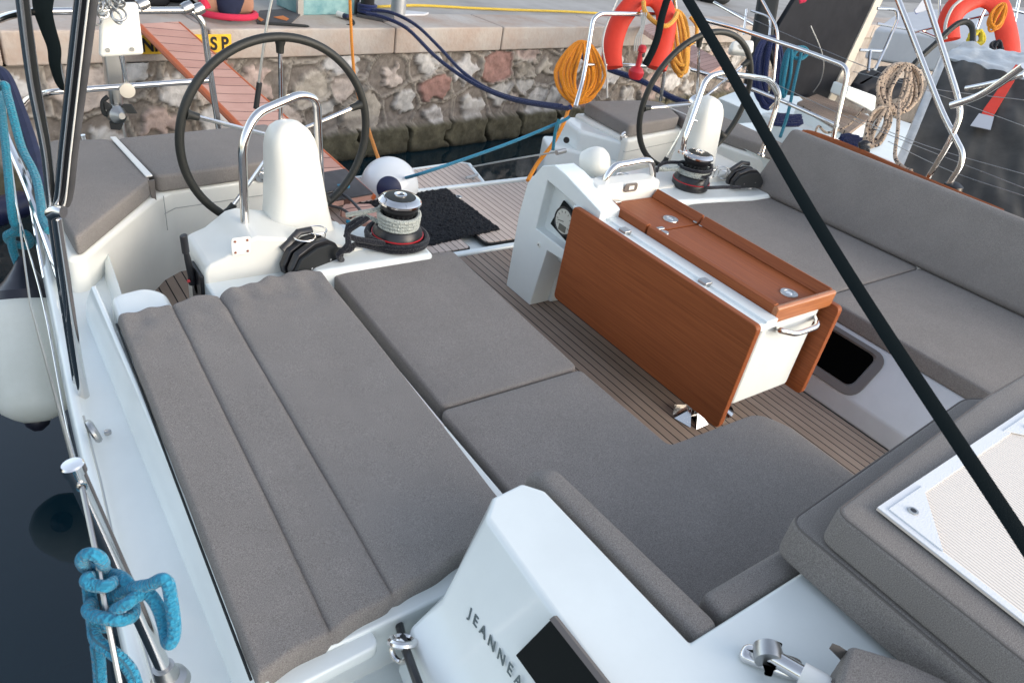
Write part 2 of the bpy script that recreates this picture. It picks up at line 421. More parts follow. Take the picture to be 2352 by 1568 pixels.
# rubble stone sea wall with raised mortar ribs; colour of stones and mortar stored per vertex
import numpy as np
wall = thing('quay_wall', Q(4, 0, -1.2), 'rubble stone sea wall with raised mortar joints and concrete capstones behind the boats', 'sea wall')
def build_wall():
    rng = np.random.default_rng(5)
    x0, x1, z0, z1 = -4.5, 9.5, -1.35, .33; st = 0.017
    xs = np.arange(x0, x1, st); zs = np.arange(z0, z1 + 1e-6, st)
    X_, Z_ = np.meshgrid(xs, zs)
    def vn(scale, seed, oct_=4):
        out = np.zeros_like(X_); amp = 1; tot = 0
        g = np.random.default_rng(seed)
        for k in range(oct_):
            f = scale * 2 ** k; tab = g.random((256, 256))
            px, pz = (X_ + 50) * f, (Z_ + 50) * f; ix, iz = px.astype(int), pz.astype(int); fx, fz = px - ix, pz - iz
            fx = fx * fx * (3 - 2 * fx); fz = fz * fz * (3 - 2 * fz)
            a = tab[iz % 256, ix % 256]; b = tab[iz % 256, (ix + 1) % 256]; c = tab[(iz + 1) % 256, ix % 256]; d = tab[(iz + 1) % 256, (ix + 1) % 256]
            out += amp * ((a * (1 - fx) + b * fx) * (1 - fz) + (c * (1 - fx) + d * fx) * fz); tot += amp; amp *= .55
        return out / tot
    wx = X_ + (vn(2.5, 1) - .5) * .16; wz = Z_ + (vn(2.5, 2) - .5) * .16
    pts = []
    cw, ch = .52, .44
    for i, gx in enumerate(np.arange(x0 - .5, x1 + .5, cw)):
        for j, gz in enumerate(np.arange(-.75, z1 + .3, ch)):
            pts.append((gx + (j % 2) * cw / 2 + rng.uniform(-.13, .13), gz + rng.uniform(-.11, .11)))
    keep = rng.random(len(pts)) > .16; pts = [p for p, k_ in zip(pts, keep) if k_] + [(rng.uniform(x0, x1), rng.uniform(-.5, z1)) for _ in range(26)]
    pts = np.array(pts)
    D1 = np.full(X_.shape, 9.); D2 = D1.copy(); ID = np.zeros(X_.shape, int)
    for k, (a, b) in enumerate(pts):
        d = np.hypot(wx - a, (wz - b) * 1.1); m1 = d < D1
        D2 = np.where(m1, D1, np.minimum(D2, d)); ID = np.where(m1, k, ID); D1 = np.where(m1, d, D1)
    e = D2 - D1
    n1, n2, n3 = vn(9, 3), vn(30, 4), vn(3, 6)
    size = rng.uniform(.55, 1.5, len(pts))[ID]; ang = rng.uniform(0, 6.28, len(pts))[ID]
    PX_ = np.array([p[0] for p in pts])[ID]; PZ_ = np.array([p[1] for p in pts])[ID]; th_ = np.arctan2(wz - PZ_, wx - PX_)
    facet = .035 * np.abs(np.cos(2.0 * th_ + ang)) + .02 * np.cos(5 * th_ + ang * 3)
    blob = np.clip((0.175 * size + facet - D1 + (n1 - .5) * .20 + (n2 - .5) * .07) / .022, 0, 1)
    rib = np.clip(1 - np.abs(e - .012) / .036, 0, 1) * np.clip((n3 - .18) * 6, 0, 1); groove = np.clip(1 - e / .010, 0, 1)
    kinds = np.array([(.66, .63, .59), (.66, .56, .49), (.60, .46, .40), (.74, .71, .68), (.42, .24, .20), (.60, .53, .44), (.48, .35, .31)])
    kc = kinds[rng.choice(len(kinds), len(pts), p=[.26, .17, .08, .25, .05, .13, .06])][ID]
    stone = kc * (.62 + .70 * vn(16, 8))[..., None]
    mort = np.array((.31, .265, .225)) * (.55 + .9 * n2)[..., None]
    mort = mort * (1 - .25 * n3)[..., None]
    ribc = np.array((.46, .41, .35)) * (.7 + .5 * n2)[..., None]
    col = mort * (1 - blob[..., None]) + stone * blob[..., None]
    rr = np.clip(rib * 1.6, 0, 1)[..., None]; col = col * (1 - rr) + ribc * rr
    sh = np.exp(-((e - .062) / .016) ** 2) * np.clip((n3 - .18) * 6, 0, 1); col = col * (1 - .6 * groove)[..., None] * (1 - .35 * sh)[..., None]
    dep = blob * (.035 + .02 * n1) + rib * .04 - groove * .02 + (n2 - .5) * .02 + (n1 - .5) * .03
    # lower course of large blocks with algae at the waterline
    jx = np.floor((X_ + .35 * n3) / .62); fx = (X_ + .35 * n3) / .62 - jx
    low = np.clip((-.46 + (n1 - .5) * .10 - Z_) / .03, 0, 1)
    gapv = np.clip(1 - np.minimum(fx, 1 - fx) / .045, 0, 1)
    lowc = np.array((.13, .118, .075)) * (.45 + 1.1 * vn(7, 9))[..., None] * (.6 + .6 * n2)[..., None]
    lowc = lowc * (1 - .75 * gapv)[..., None]
    wet = np.clip((Z_ + .86) / .16, 0.12, 1)
    col = col * (1 - low[..., None]) + lowc * low[..., None] * wet[..., None]
    ledge = low * (.09 + .05 * n1 - .12 * gapv - np.clip((-.78 - Z_) * .9, 0, .2))
    dep = dep * (1 - low) + ledge
    band = np.exp(-((Z_ + .40) / .06) ** 2) * .5
    col = col * (1 - band[..., None]) + np.array((.30, .27, .25)) * band[..., None] * (.6 + .8 * n2)[..., None]
    col = col * .74
    H, Wd = X_.shape
    P0 = np.array(WP) ; qd = np.array(QD); qn = np.array(WN)
    if qn[1] > 0: qn = -qn
    P = P0[None, None] + X_[..., None] * qd + dep[..., None] * qn; P[..., 2] = Z_
    P = ((P - np.array(ORG[wall.name])) * S).reshape(-1, 3)
    idx = np.arange(H * Wd).reshape(H, Wd)
    fs = np.stack([idx[:-1, :-1], idx[:-1, 1:], idx[1:, 1:], idx[1:, :-1]], -1).reshape(-1, 4)
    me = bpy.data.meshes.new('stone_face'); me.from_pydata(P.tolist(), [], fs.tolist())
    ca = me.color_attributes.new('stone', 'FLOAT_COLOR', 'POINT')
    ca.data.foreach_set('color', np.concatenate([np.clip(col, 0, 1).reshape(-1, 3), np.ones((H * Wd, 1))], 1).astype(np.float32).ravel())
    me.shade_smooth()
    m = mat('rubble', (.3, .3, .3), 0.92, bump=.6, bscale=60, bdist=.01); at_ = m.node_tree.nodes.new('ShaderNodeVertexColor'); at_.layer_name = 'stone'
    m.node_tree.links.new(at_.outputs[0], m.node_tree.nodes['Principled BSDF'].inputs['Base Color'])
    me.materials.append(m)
    ob = bpy.data.objects.new('stone_face', me); COL.objects.link(ob); ob.parent = wall; ORG[ob.name] = ORG[wall.name]
build_wall()
capm = mat('capstone', (0.37, 0.275, 0.215), 0.85, col2=(0.45, 0.415, 0.375), vscale=2.2, bump=.6, bscale=25, bdist=.01)
a = -4.6
k = 0
while a < 26:
    L = random.uniform(1.5, 2.3)
    b0, b1 = Q(a, -.07, 0), Q(a + L - .012, -.07, 0); c0, c1 = Q(a, .56, 0), Q(a + L - .012, .56, 0)
    vs, fs = prism([(b0.x, b0.y), (b1.x, b1.y), (c1.x, c1.y), (c0.x, c0.y)], .325, .595)
    obj('capstone', vs, fs, capm, wall, bevel=.02)
    a += L; k += 1
vs, fs = prism([tuple(Q(9.4, .0, 0))[:2], tuple(Q(30, .0, 0))[:2], tuple(Q(30, .5, 0))[:2], tuple(Q(9.4, .5, 0))[:2]], -1.3, .32)
obj('plain_wall_end', vs, fs, MATS['rubble'] if False else mat('far_wall', (.24, .2, .17), .9, col2=(.40, .36, .32), vscale=4, bump=.8, bscale=10, bdist=.03), wall)

# ================================================================== the yacht
yacht = thing('sailing_yacht', (2.59, 0, 0), 'white sailing yacht seen along its cockpit, with twin black wheels and a wooden drop-leaf table', 'yacht')
Y0 = yacht
# hull, side deck
hp = []
ys = [-9, 0, 1.3, 2.6, 3.5, 4.2, 4.85]
xe = [.10, .07, .075, .135, .19, .235, .29]
prof = [(.46, -1.0), (.30, -.35), (.16, .05), (.04, .22), (0.0, .30), (.012, .335), (.035, .343), (.05, .335), (.062, .322), (.16, .325), (.25, .335), (.262, .40), (.285, .425)]
vs = [(xe[i] + px, y, pz) for i, y in enumerate(ys) for (px, pz) in prof]; np_ = len(prof)
fs = [(i * np_ + j, i * np_ + j + 1, (i + 1) * np_ + j + 1, (i + 1) * np_ + j) for i in range(len(ys) - 1) for j in range(np_ - 1)]
obj('hull_side', vs, fs, gel, Y0, angle=60)
# port hull side and deck
xp = [5.9, 5.93, 5.92, 5.88, 5.82, 5.78, 5.72]
vs = [(xp[i] - px, y, pz + .1) for i, y in enumerate(ys) for (px, pz) in prof]
obj('hull_side', vs, fs, gel, Y0, angle=60)
# coaming that carries the mattress: runs forward from the helm seat
co = [(.335, .0), (.345, .44), (.37, .455), (1.30, .455), (1.30, .0)]
vs, fs = extr([(x, 1.12, z) for x, z in co], (0, 1.74, 0)); obj('coaming', vs, fs, gel, Y0, bevel=.012)
vs, fs = prism([(.80, 2.8), (1.32, 2.8), (1.32, 3.16), (.80, 3.16)], 0, .44); obj('coaming', vs, fs, gel, Y0, bevel=.012)
# raised outboard lip beside the mattress
lip = [(.30, .30), (.315, .40), (.345, .475), (.362, .478), (.368, .44), (.37, .30)]
vs, fs = extr([(x, 1.0, z) for x, z in lip], (0, 2.2, 0)); obj('coaming_lip', vs, fs, gel, Y0, bevel=.006)
vs, fs = prism([(.25, -8.5), (2.6, -8.5), (2.6, .62), (1.05, .62), (1.05, 1.3), (.25, 1.3)], .10, .24); obj('forward_side_deck', vs, fs, gel, Y0, bevel=.02)
# shelf edge under the near end of the mattress
vs, fs = slab([(.335, 1.062), (.665, 1.072), (.665, 1.2), (.335, 1.2)], .395, .445, .01, .03, 0); obj('shelf', vs, fs, gel, Y0)
vs, fs = slab([(.675, 1.135), (1.0, 1.175), (1.22, 1.22), (1.22, 1.5), (.675, 1.5)], .36, .440, .01, .02, 0); obj('shelf', vs, fs, gel, Y0)
brk = [PY(838, 1428, 1.15), PY(905, 1402, 1.17), PY(893, 1440, 1.16), PY(888, 1515, 1.15), PY(866, 1513, 1.15)]
vs, fs = extr(brk, (.0, .09, .0)); obj('shelf_bracket', vs, fs, gelc, Y0, bevel=.006)
p = PZ(767, 1475, .448); vs, fs = lathe([(.011, 0), (.013, .002), (.010, .003), (.004, .001)], (p.x, p.y, .445)); obj('deck_stud', vs, fs, steeld, Y0)
# bench under the inboard cushions
vs, fs = prism([(1.28, .6), (2.02, .6), (2.02, 3.0), (1.28, 3.0)], 0.0, .355); obj('starboard_bench', vs, fs, gel, Y0, bevel=.02)
vs, fs = prism([(1.28, .45), (2.62, .45), (2.62, 1.27), (1.28, 1.27)], 0.0, .35); obj('forward_bench', vs, fs, gel, Y0, bevel=.02)
# aft corner of the mattress base
vs, fs = slab([(.385, 2.80), (.62, 2.80), (.62, 3.10), (.55, 3.17), (.40, 3.14)], -.3, .455, .03, .05, 0); obj('coaming_end', vs, fs, gel, Y0)
vs, fs, us = tube([(.324, 1.115, .484), (.349, 2.0, .486), (.374, 2.85, .486)], .004, 8); obj('mattress_gap_shade', vs, fs, rubber, Y0)  # added black strip, paints the shadow gap along the mattress edge
# gap rail between mattress and inboard cushion, with two vents
vs, fs, us = tube([(1.268, 1.78, .462), (1.285, 3.0, .462)], .018, 10); obj('gap_rail', vs, fs, gelg, Y0)
for (u, v_) in ((937, 908), (763, 693)):
    p = PZ(u, v_, .487); vs, fs = box((p.x - .008, p.y - .045, .482), (p.x + .008, p.y + .045, .488)); obj('drain_slot', vs, fs, black, Y0)
# sole
def sheet(poly, z, name, m, th=.03, **k):
    vs, fs = prism(poly, z - th, z); return obj(name, vs, fs, m, Y0, **k)
sheet([(2.0, .0), (3.68, .0), (3.68, 3.705), (1.9, 3.705), (1.9, 2.9), (2.0, 2.9)], 0, 'cockpit_sole', tk, smooth=False)
sheet([(.62, 3.1), (1.3, 3.1), (1.3, 4.1), (.62, 4.1)], 0, 'helm_sole', tk, smooth=False)
sheet([(1.25, 2.9), (4.75, 2.9), (4.75, 4.76), (1.25, 4.76)], -.035, 'sole_liner', gel, th=.3, smooth=False)
sheet([(1.3, 3.715), (4.7, 3.715), (4.7, 3.768), (1.3, 3.768)], .012, 'cross_beam', gel, bevel=.01)
def rsheet(poly, r, z, name, m):
    vs, fs = prism([(p.x, p.y) for p in round_poly(poly, r)], z - .02, z); return obj(name, vs, fs, m, Y0, smooth=False)
rsheet([(1.5, 3.776), (2.745, 3.776), (2.745, 4.70), (1.5, 4.70)], .04, .006, 'sole_panel_seal', rubber)
rsheet([(2.88, 3.80), (4.3, 3.80), (4.3, 4.72), (2.90, 4.72)], .07, .006, 'sole_panel_seal', rubber)
rsheet([(1.51, 3.786), (2.735, 3.786), (2.733, 4.70), (1.51, 4.70)], .035, .012, 'sole_panel', tkp)
rsheet([(2.892, 3.812), (4.3, 3.812), (4.3, 4.71), (2.912, 4.71)], .06, .012, 'sole_panel', tkp)
# transom edge strip and bathing platform
sheet([(2.66, 4.725), (4.05, 4.745), (4.05, 4.79), (2.66, 4.77)], .02, 'transom_strip', gel, bevel=.006)
plat = sheet([(1.9, 4.78), (3.50, 4.80), (3.60, 5.20), (3.56, 5.235), (1.95, 5.06)], .0, 'bathing_platform', tkp, th=.05, smooth=False)
pe = [PZ(700, 437, .0), PZ(1000, 395, .012), PZ(1082, 384, .012), PZ(1122, 425, .012)]
vs, fs, us = tube([(2.0, 5.075, -.012), (3.565, 5.25, -.012), (3.62, 5.20, -.012), (3.515, 4.80, -.012)], .02, 8); obj('platform_edge', vs, fs, gel, Y0)
for (u0, v0, u1, v1) in ((1071, 409, 1097, 402), (1041, 427, 1041, 427)):
    if u0 == u1: continue
    a, b = PZ(u0, v0, .03), PZ(u1, v1, .03); g = [tube([a, b], .012, 8), tube([(a * .35 + b * .65), (a * .35 + b * .65) - V(0, 0, .03)], .012, 8)]
    vs, fs, us = join(*g); obj('cleat', vs, fs, alu, Y0)
a, b = PZ(866, 424, .05), PZ(893, 440, .05)
vs, fs, us = join(tube([a, b], .016, 8), tube([(a + b) / 2, (a + b) / 2 - V(0, 0, .05)], .018, 8)); obj('cleat', vs, fs, alu, Y0)
p = PZ(1053, 452, .013); vs, fs = lathe([(.030, 0), (.028, .004), (.02, .004)], tuple(p)); o = obj('drain', vs, fs, steeld, Y0)
vs, fs = lathe([(.014, .0045), (.012, .006)], tuple(p)); obj('drain_hole', vs, fs, black, o)
# stub walls at transom quarters
def helm_base(poly, z1, name):
    vs, fs = prism(poly, -.45, z1); return obj(name, vs, fs, gelc, Y0, bevel=.03, seg=4)
SB = [(.29, 3.42), (.36, 3.42), (.80, 3.98), (.90, 4.05), (1.60, 4.13), (1.72, 4.78), (.36, 4.85), (.27, 4.3)]
helm_base(SB, .505, 'helm_seat_base')
PB = [(4.52, 4.26), (5.30, 4.40), (5.45, 3.95), (5.62, 3.45), (5.80, 3.45), (5.80, 4.90), (4.50, 4.95)]
helm_base(PB, .505, 'helm_seat_base')
vs, fs = prism([(4.12, 4.78), (4.53, 4.28), (4.62, 4.9), (4.22, 5.0)], -.45, .30); obj('transom_quarter', vs, fs, gel, Y0, bevel=.03, seg=3)
vs, fs = prism([(4.30, 4.62), (4.53, 4.30), (4.60, 4.93), (4.36, 4.98)], .28, .47); obj('transom_quarter', vs, fs, gel, Y0, bevel=.03, seg=3)
vs, fs = prism([(1.60, 4.3), (1.9, 4.6), (1.9, 4.85), (1.6, 4.8)], -.45, .28); obj('transom_quarter', vs, fs, gel, Y0, bevel=.03, seg=3)
# latch discs on the locker fronts
for (u, v_, y) in ((598, 400, 4.118), (1432, 313, 4.35)):
    p = PY(u, v_, y) + V(0, -.012, 0); vs, fs = lathe([(.05, 0), (.05, .004), (.04, .014), (.02, .012), (.018, .02), (.004, .02)], tuple(p), (0, -1, 0))
    obj('locker_latch', vs, fs, steel, Y0)
def gapline(P, r_=.0022):
    vs, fs, us = tube(P, r_, 6); obj('lid_gap', vs, fs, MATS['gap_grey'] if 'gap_grey' in MATS else mat('gap_grey', (.34, .34, .33), .8), Y0)
gapline([V(.835, 3.988, .40), V(.905, 4.046, .40), V(1.585, 4.125, .40)]); gapline([V(4.515, 4.28, .40), V(4.525, 4.257, .40), V(5.29, 4.395, .40), V(5.45, 3.945, .40)]); gapline([V(.838, 3.99, .503), V(.842, 3.993, .30)])
p = PY(1301, 322, 4.46); vs, fs = lathe([(.026, 0), (.024, .006)], tuple(p), (-.8, -.6, .1), 20); obj('vent_hole', vs, fs, black, Y0)
# split line of the lids
# port seat base, locker front with opening painted black for its shade
pf = [(3.68, 0), (3.70, .12), (3.93, .36), (5.05, .36), (5.05, 0)]
vs, fs = extr([(x, -.3, z) for x, z in pf], (0, 3.5, 0)); obj('port_bench', vs, fs, gelg, Y0, bevel=.015)
# locker frame on the solid bench front; a black sheet paints the shade inside
A0, B0 = V(3.70, 0, .12), V(3.93, 0, .36); sl = (B0 - A0)
nrm = V(-sl.z, 0, sl.x).normalized()
def PS(u, v_):      # point on the bench front
    d = ray(u, v_); t = (A0 - CAM).dot(nrm) / d.dot(nrm); return CAM + d * t
cs = [PS(1880, 745), PS(1868, 825), PS(1965, 905), PS(2010, 835)]
def BP(y, t, off=0.0): q = A0 + sl * t + nrm * off; return V(q.x, y, q.z)
def bench_ring(y0, y1, t0, t1, r, off, k=6):
    L_ = sl.length; pts = round_poly([(y0, t0 * L_), (y1, t0 * L_), (y1, t1 * L_), (y0, t1 * L_)], r, k)
    return [BP(p.x, p.y / L_, off) for p in pts]
ro = bench_ring(1.37, 2.12, .01, .93, .09, .012); ri = bench_ring(1.41, 2.08, .14, .86, .06, .012); rb = bench_ring(1.43, 2.06, .17, .83, .05, -.0)
n = len(ro); vs = ro + ri + rb + bench_ring(1.37, 2.12, .01, .93, .09, -.01)
fs = [(i, (i + 1) % n, n + (i + 1) % n, n + i) for i in range(n)] + [(n + i, n + (i + 1) % n, 2 * n + (i + 1) % n, 2 * n + i) for i in range(n)] + [(i, (i + 1) % n, 3 * n + (i + 1) % n, 3 * n + i) for i in range(n)]
lk = obj('locker_frame', vs, fs, bronze, Y0)
obj('locker_opening_shade', bench_ring(1.43, 2.06, .17, .83, .05, .003), [tuple(range(n))], void, lk)
vs, fs = extr([(3.665, -.3, 0), (3.72, -.3, 0.001), (3.665, -.3, .035)], (0, 3.6, 0)); 

# ---------------- cockpit table
tb = obj('cockpit_table', *box((2.807, 1.543, .245), (3.255, 2.76, .742)), gel, Y0, bevel=.02, seg=3)  # table coordinates scaled about the camera from a lower placing, then written out
for y in (1.75, 2.5): vs, fs = lathe([(.10, 0), (.10, .015), (.045, .03), (.045, .26)], (3.03, y, 0), (0, 0, 1), 28); obj('pedestal_leg', vs, fs, steel, tb)
def leaf(x0, x1, y0, y1, z0, z1):
    pts = round_poly([(y0, z0), (y1, z0), (y1, z1), (y0, z1)], .03)
    vs, fs = extr([(x0, p.x, p.y) for p in pts], (x1 - x0, 0, 0)); return obj('drop_leaf', vs, fs, wood, tb, bevel=.006)
leaf(2.634, 2.671, 1.470, 2.757, .214, .789)
leaf(3.287, 3.324, 1.470, 2.757, .218, .748)
# white rail between leaf and top
vs, fs = extr([(2.674, 1.50, .748), (2.674, 1.50, .768), (2.712, 1.50, .774), (2.716, 1.50, .763), (2.744, 1.50, .763), (2.748, 1.50, .774), (2.83, 1.50, .774), (2.83, 1.50, .73), (2.74, 1.50, .72)], (0, 1.30, 0))
obj('hinge_rail', vs, fs, gel, tb, bevel=.004)
for (u, v_) in ((1437, 527), (1621, 644)):
    p = PZ(u, v_, .785); vs, fs = box((p.x - .028, p.y - .028, .757), (p.x + .022, p.y + .026, .789)); obj('hinge_block', vs, fs, steeld, tb, bevel=.006)
def tray(x0, x1, y0, y1, z, front):
    top = obj('table_top', *box((x0, y0, z - .018), (x1, y1, z)), wood, tb)
    fid = lambda xo, xi: extr([(xo, y0, z - .02), (xo, y0, z + .045), (xo + (xi - xo) * .35, y0, z + .05), (xi, y0, z + .002)], (0, y1 - y0, 0))
    vs, fs = fid(x0 - .004, x0 + .078); obj('fiddle', vs, fs, wood, top, bevel=.004)
    vs, fs = fid(x1 + .004, x1 - .045); obj('fiddle', vs, fs, wood, top, bevel=.004)
    if front:
        vs, fs = extr([(x0 - .004, y0 - .026, z - .040), (x0 - .004, y0 - .028, z + .036), (x0 - .004, y0 - .016, z + .046), (x0 - .004, y0 + .003, z + .04), (x0 - .004, y0 + .003, z - .04)], (x1 - x0 + .008, 0, 0))
        obj('front_fiddle', vs, fs, woodl, top, bevel=.005)
    return top
zt = .772
t1 = tray(2.835, 3.287, 1.545, 2.378, zt, True)
t2 = tray(2.835, 3.287, 2.392, 2.762, zt, False)
for (u, v_, par) in ((1812, 674, t1), (1540, 504, t2)):
    p = PZ(u, v_, zt); vs, fs = lathe([(.044, 0), (.042, .005), (.028, .006), (.024, .002), (.016, .002)], (p.x, p.y, zt + .001)); k_ = obj('lid_pull_ring', vs, fs, steeld, par)
    vs, fs = lathe([(.017, .002), (.015, .004), (.004, .0045)], (p.x, p.y, zt + .001)); obj('pull_button', vs, fs, steel, k_)
for (u, v_) in ((1515, 523), (1604, 507)):
    p = PZ(u, v_, zt + .01); vs, fs = box((p.x - .032, p.y - .012, zt + .001), (p.x + .032, p.y + .012, zt + .010)); obj('hinge', vs, fs, steeld, t1, bevel=.004)
    vs, fs = lathe([(.026, 0), (.024, .003)], (p.x, p.y - .04, zt + .001)); obj('hinge_plate', vs, fs, steeld, t1)
for (u, v_) in ((1412, 456), (1506, 442)):
    p = PZ(u, v_, zt + .02); vs, fs = box((p.x - .026, 2.735, zt + .001), (p.x + .026, 2.758, zt + .016)); obj('hinge', vs, fs, steeld, t2, bevel=.004)
hp_ = [PY(1786, 757, 1.54), PY(1790, 758, 1.50), PY(1828, 767, 1.475), PY(1876, 750, 1.475), PY(1878, 738, 1.50), PY(1872, 728, 1.54)]
vs, fs, us = tube(fillet(hp_, .04), .0145, 12); obj('handle', vs, fs, steel, tb)
# steel floor foot beside the table
p = PZ(1588, 950, .02)
g = []
for k in range(5):
    a0 = k * 1.25 + .4; rr = .10; P1 = [(p.x + math.cos(a0) * rr, p.y + math.sin(a0) * rr * 1.1, .004), (p.x + math.cos(a0 + 1.0) * rr, p.y + math.sin(a0 + 1.0) * rr, .004), (p.x + math.cos(a0 + .5) * .03, p.y + math.sin(a0 + .5) * .03, .07)]
    b_ = (p.x, p.y, .004); g.append(([P1[0], P1[1], P1[2], b_], [(0, 1, 2), (0, 3, 1), (1, 3, 2), (0, 2, 3)]))
vs, fs, us = join(*g); obj('steel_floor_foot', vs, fs, steel, Y0, smooth=False)

# ---------------- instrument console aft of the table
yz = [(3.27, 0), (3.27, .50), (3.24, .72), (3.14, .86), (3.04, .905), (2.94, .895), (2.60, .815), (2.60, .47), (2.80, .42), (2.955, .41), (3.01, 0)]
def cut(o, vf):
    c_ = obj('cutter', *vf, gel, org=ORG[o.name]); b = o.modifiers.new('cut', 'BOOLEAN'); b.object = c_; b.solver = 'EXACT'
    bv = [m_ for m_ in o.modifiers if m_.type in ('BEVEL', 'WEIGHTED_NORMAL')]
    bpy.context.view_layer.update()
    for m_ in bv: m_.show_viewport = False
    me = bpy.data.meshes.new_from_object(o.evaluated_get(bpy.context.evaluated_depsgraph_get()))
    o.modifiers.remove(b); o.data = me; bpy.data.objects.remove(c_)
    for m_ in bv: m_.show_viewport = True
con = obj('instrument_console', *extr([(2.69, y, z) for y, z in yz[:7] + [(2.60, .47), (2.80, .42), (2.955, .41), (3.01, 0)]], (.15, 0, 0)), gel, Y0, bevel=.022, seg=4)
con.location = (0, 0, 0)
cut(con, extr([(2.60, 3.09, .49), (2.60, 3.07, .80), (2.60, 2.50, .735), (2.60, 2.50, .48)], (.155, 0, 0)))
vs, fs = prism([(2.83, 2.98), (2.98, 2.98), (2.98, 3.27), (2.83, 3.27)], 0, .60); obj('console_leg', vs, fs, gel, con, bevel=.02)
ipl = [V(2.748, 2.955, .725), V(2.748, 3.025, .545), V(2.748, 2.78, .490), V(2.748, 2.72, .66)]
ins = obj('instrument_panel', *extr(ipl, (-.014, 0, 0)), acryl, con, bevel=.006)
ic = V(2.734, 2.905, .615)
vs, fs = lathe([(.088, -.004), (.085, .008), (.077, .010), (.074, .006)], tuple(ic), (-1, 0, 0)); obj('dial_bezel', vs, fs, black, ins)
vs, fs = lathe([(.074, .0), (.073, .007)], tuple(ic), (-1, 0, 0)); dl = obj('dial_face', vs, fs, mat('dial_cream', (.55, .54, .48), .4), ins)
dm = mat('dial_grey', (.12, .12, .10), .4)
g = []
for k in range(9):
    th = R(-30 + 30 * k); c_, s_ = math.cos(th), math.sin(th)
    g.append(tube([ic + V(-.0075, c_ * .064, s_ * .064), ic + V(-.0075, c_ * .050, s_ * .050)], .002, 4))
g.append(tube([ic + V(-.008, 0, 0), ic + V(-.008, .05, -.01)], .003, 4)); g.append(box(tuple(ic + V(-.011, -.03, -.06)), tuple(ic + V(-.0075, .03, -.022))))
vs, fs, us = join(*[(q[0], q[1]) for q in g]); obj('dial_marks', vs, fs, dm, ins)
p = PX(1238, 562, 2.69); vs, fs = lathe([(.016, 0), (.014, .006)], tuple(p), (-1, 0, 0)); so_ = obj('console_socket', vs, fs, gelc, con)
vs, fs = lathe([(.006, .0061), (.004, .0065)], tuple(p), (-1, 0, 0), 12); obj('socket_hole', vs, fs, black, so_)
vs, fs = prism([(2.80, 2.772), (3.31, 2.772), (3.30, 2.91), (2.80, 2.91)], .60, .872); bl = obj('console_head', vs, fs, gelc, con, bevel=.028, seg=4)
yb = 2.770
p = PY(1448, 430, yb)
pts = round_poly([(p.x - .052, p.z - .026), (p.x + .052, p.z - .026), (p.x + .052, p.z + .026), (p.x - .052, p.z + .026)], .022)
vs, fs = extr([(q.x, yb, q.y) for q in pts], (0, -.007, 0)); o = obj('switch_plate', vs, fs, bronze, bl, bevel=.003)
vs, fs = box((p.x - .02, yb - .011, p.z - .011), (p.x + .02, yb - .0, p.z + .011)); obj('switch', vs, fs, gelc, o)
hb = [PY(u, v_, 2.85) for u, v_ in ((1386, 424), (1396, 402), (1414, 382), (1440, 376), (1486, 369), (1498, 382), (1499, 408))]
vs, fs, us = tube(spline(hb, 6), .0195, 14); obj('grab_handle', vs, fs, steel, con)
p = PY(1367, 372, 3.10)
prf = [(.08, -.06), (.090, -.01), (.087, .025), (.075, .056), (.052, .076), (.026, .086), (.004, .09)]
vs, fs = lathe(prf, tuple(p), (.25, -.75, .45)); obj('compass_cover', vs, fs, gelc, con)
vs, fs = prism([(2.80, 2.90), (3.33, 2.90), (3.28, 3.26), (2.80, 3.24)], .3, .70); obj('console_back', vs, fs, gel, con, bevel=.04, seg=3)
def cup_ring(P, r, par):
    vs, fs, us = join(torus(P, (0, 0, 1), r, .004, 32, 6), torus(P + V(.0, 0, -.06), (0, 0, 1), r * .9, .003, 32, 6), tube([P + V(r, 0, 0), P + V(r * .9, 0, -.06)], .003, 5), tube([P + V(-r, 0, 0), P + V(-r * .9, 0, -.06)], .003, 5), tube([P + V(0, -r, 0), P + V(0, -r * .9, -.06)], .003, 5))
    obj('cup_holder', vs, fs, steel, par)
for (u, v_) in ((1385, 408), (1435, 405)): cup_ring(PY(u, v_, 3.02), .05, con)

# ---------------- helm pedestals, wheels, guard bars
def sect(cx, cy, z, hx, hy, e=.5, n=28):
    return [V(cx + hx * math.copysign(abs(math.cos(t)) ** e, math.cos(t)), cy + hy * math.copysign(abs(math.sin(t)) ** e, math.sin(t)), z) for t in [2 * math.pi * i / n for i in range(n)]]
def loft(S_, cap0=True):
    n = len(S_[0]); vs = [p for s_ in S_ for p in s_]
    fs = [(i * n + j, i * n + (j + 1) % n, (i + 1) * n + (j + 1) % n, (i + 1) * n + j) for i in range(len(S_) - 1) for j in range(n)]
    fs.append(tuple((len(S_) - 1) * n + j for j in range(n)))
    if cap0: fs.append(tuple(range(n - 1, -1, -1)))
    return vs, fs
def pedestal(cx, cy, zb, zt, k=1):
    L = []
    rows = [(0, .225, .165), (.05, .195, .15), (.12, .172, .138), (.30, .153, .127), (.6, .131, .118), (.80, .120, .11), (.88, .108, .10), (.94, .088, .085), (.98, .06, .058), (1.0, .03, .03)]
    for t, hx, hy in rows:
        L.append(sect(cx - .06 * t * k, cy + .02 * (1 - t), zb + (zt - zb) * t, hx, hy, .62))
    vs, fs = loft(L); return obj('steering_pedestal', vs, fs, gelc, Y0, angle=80)
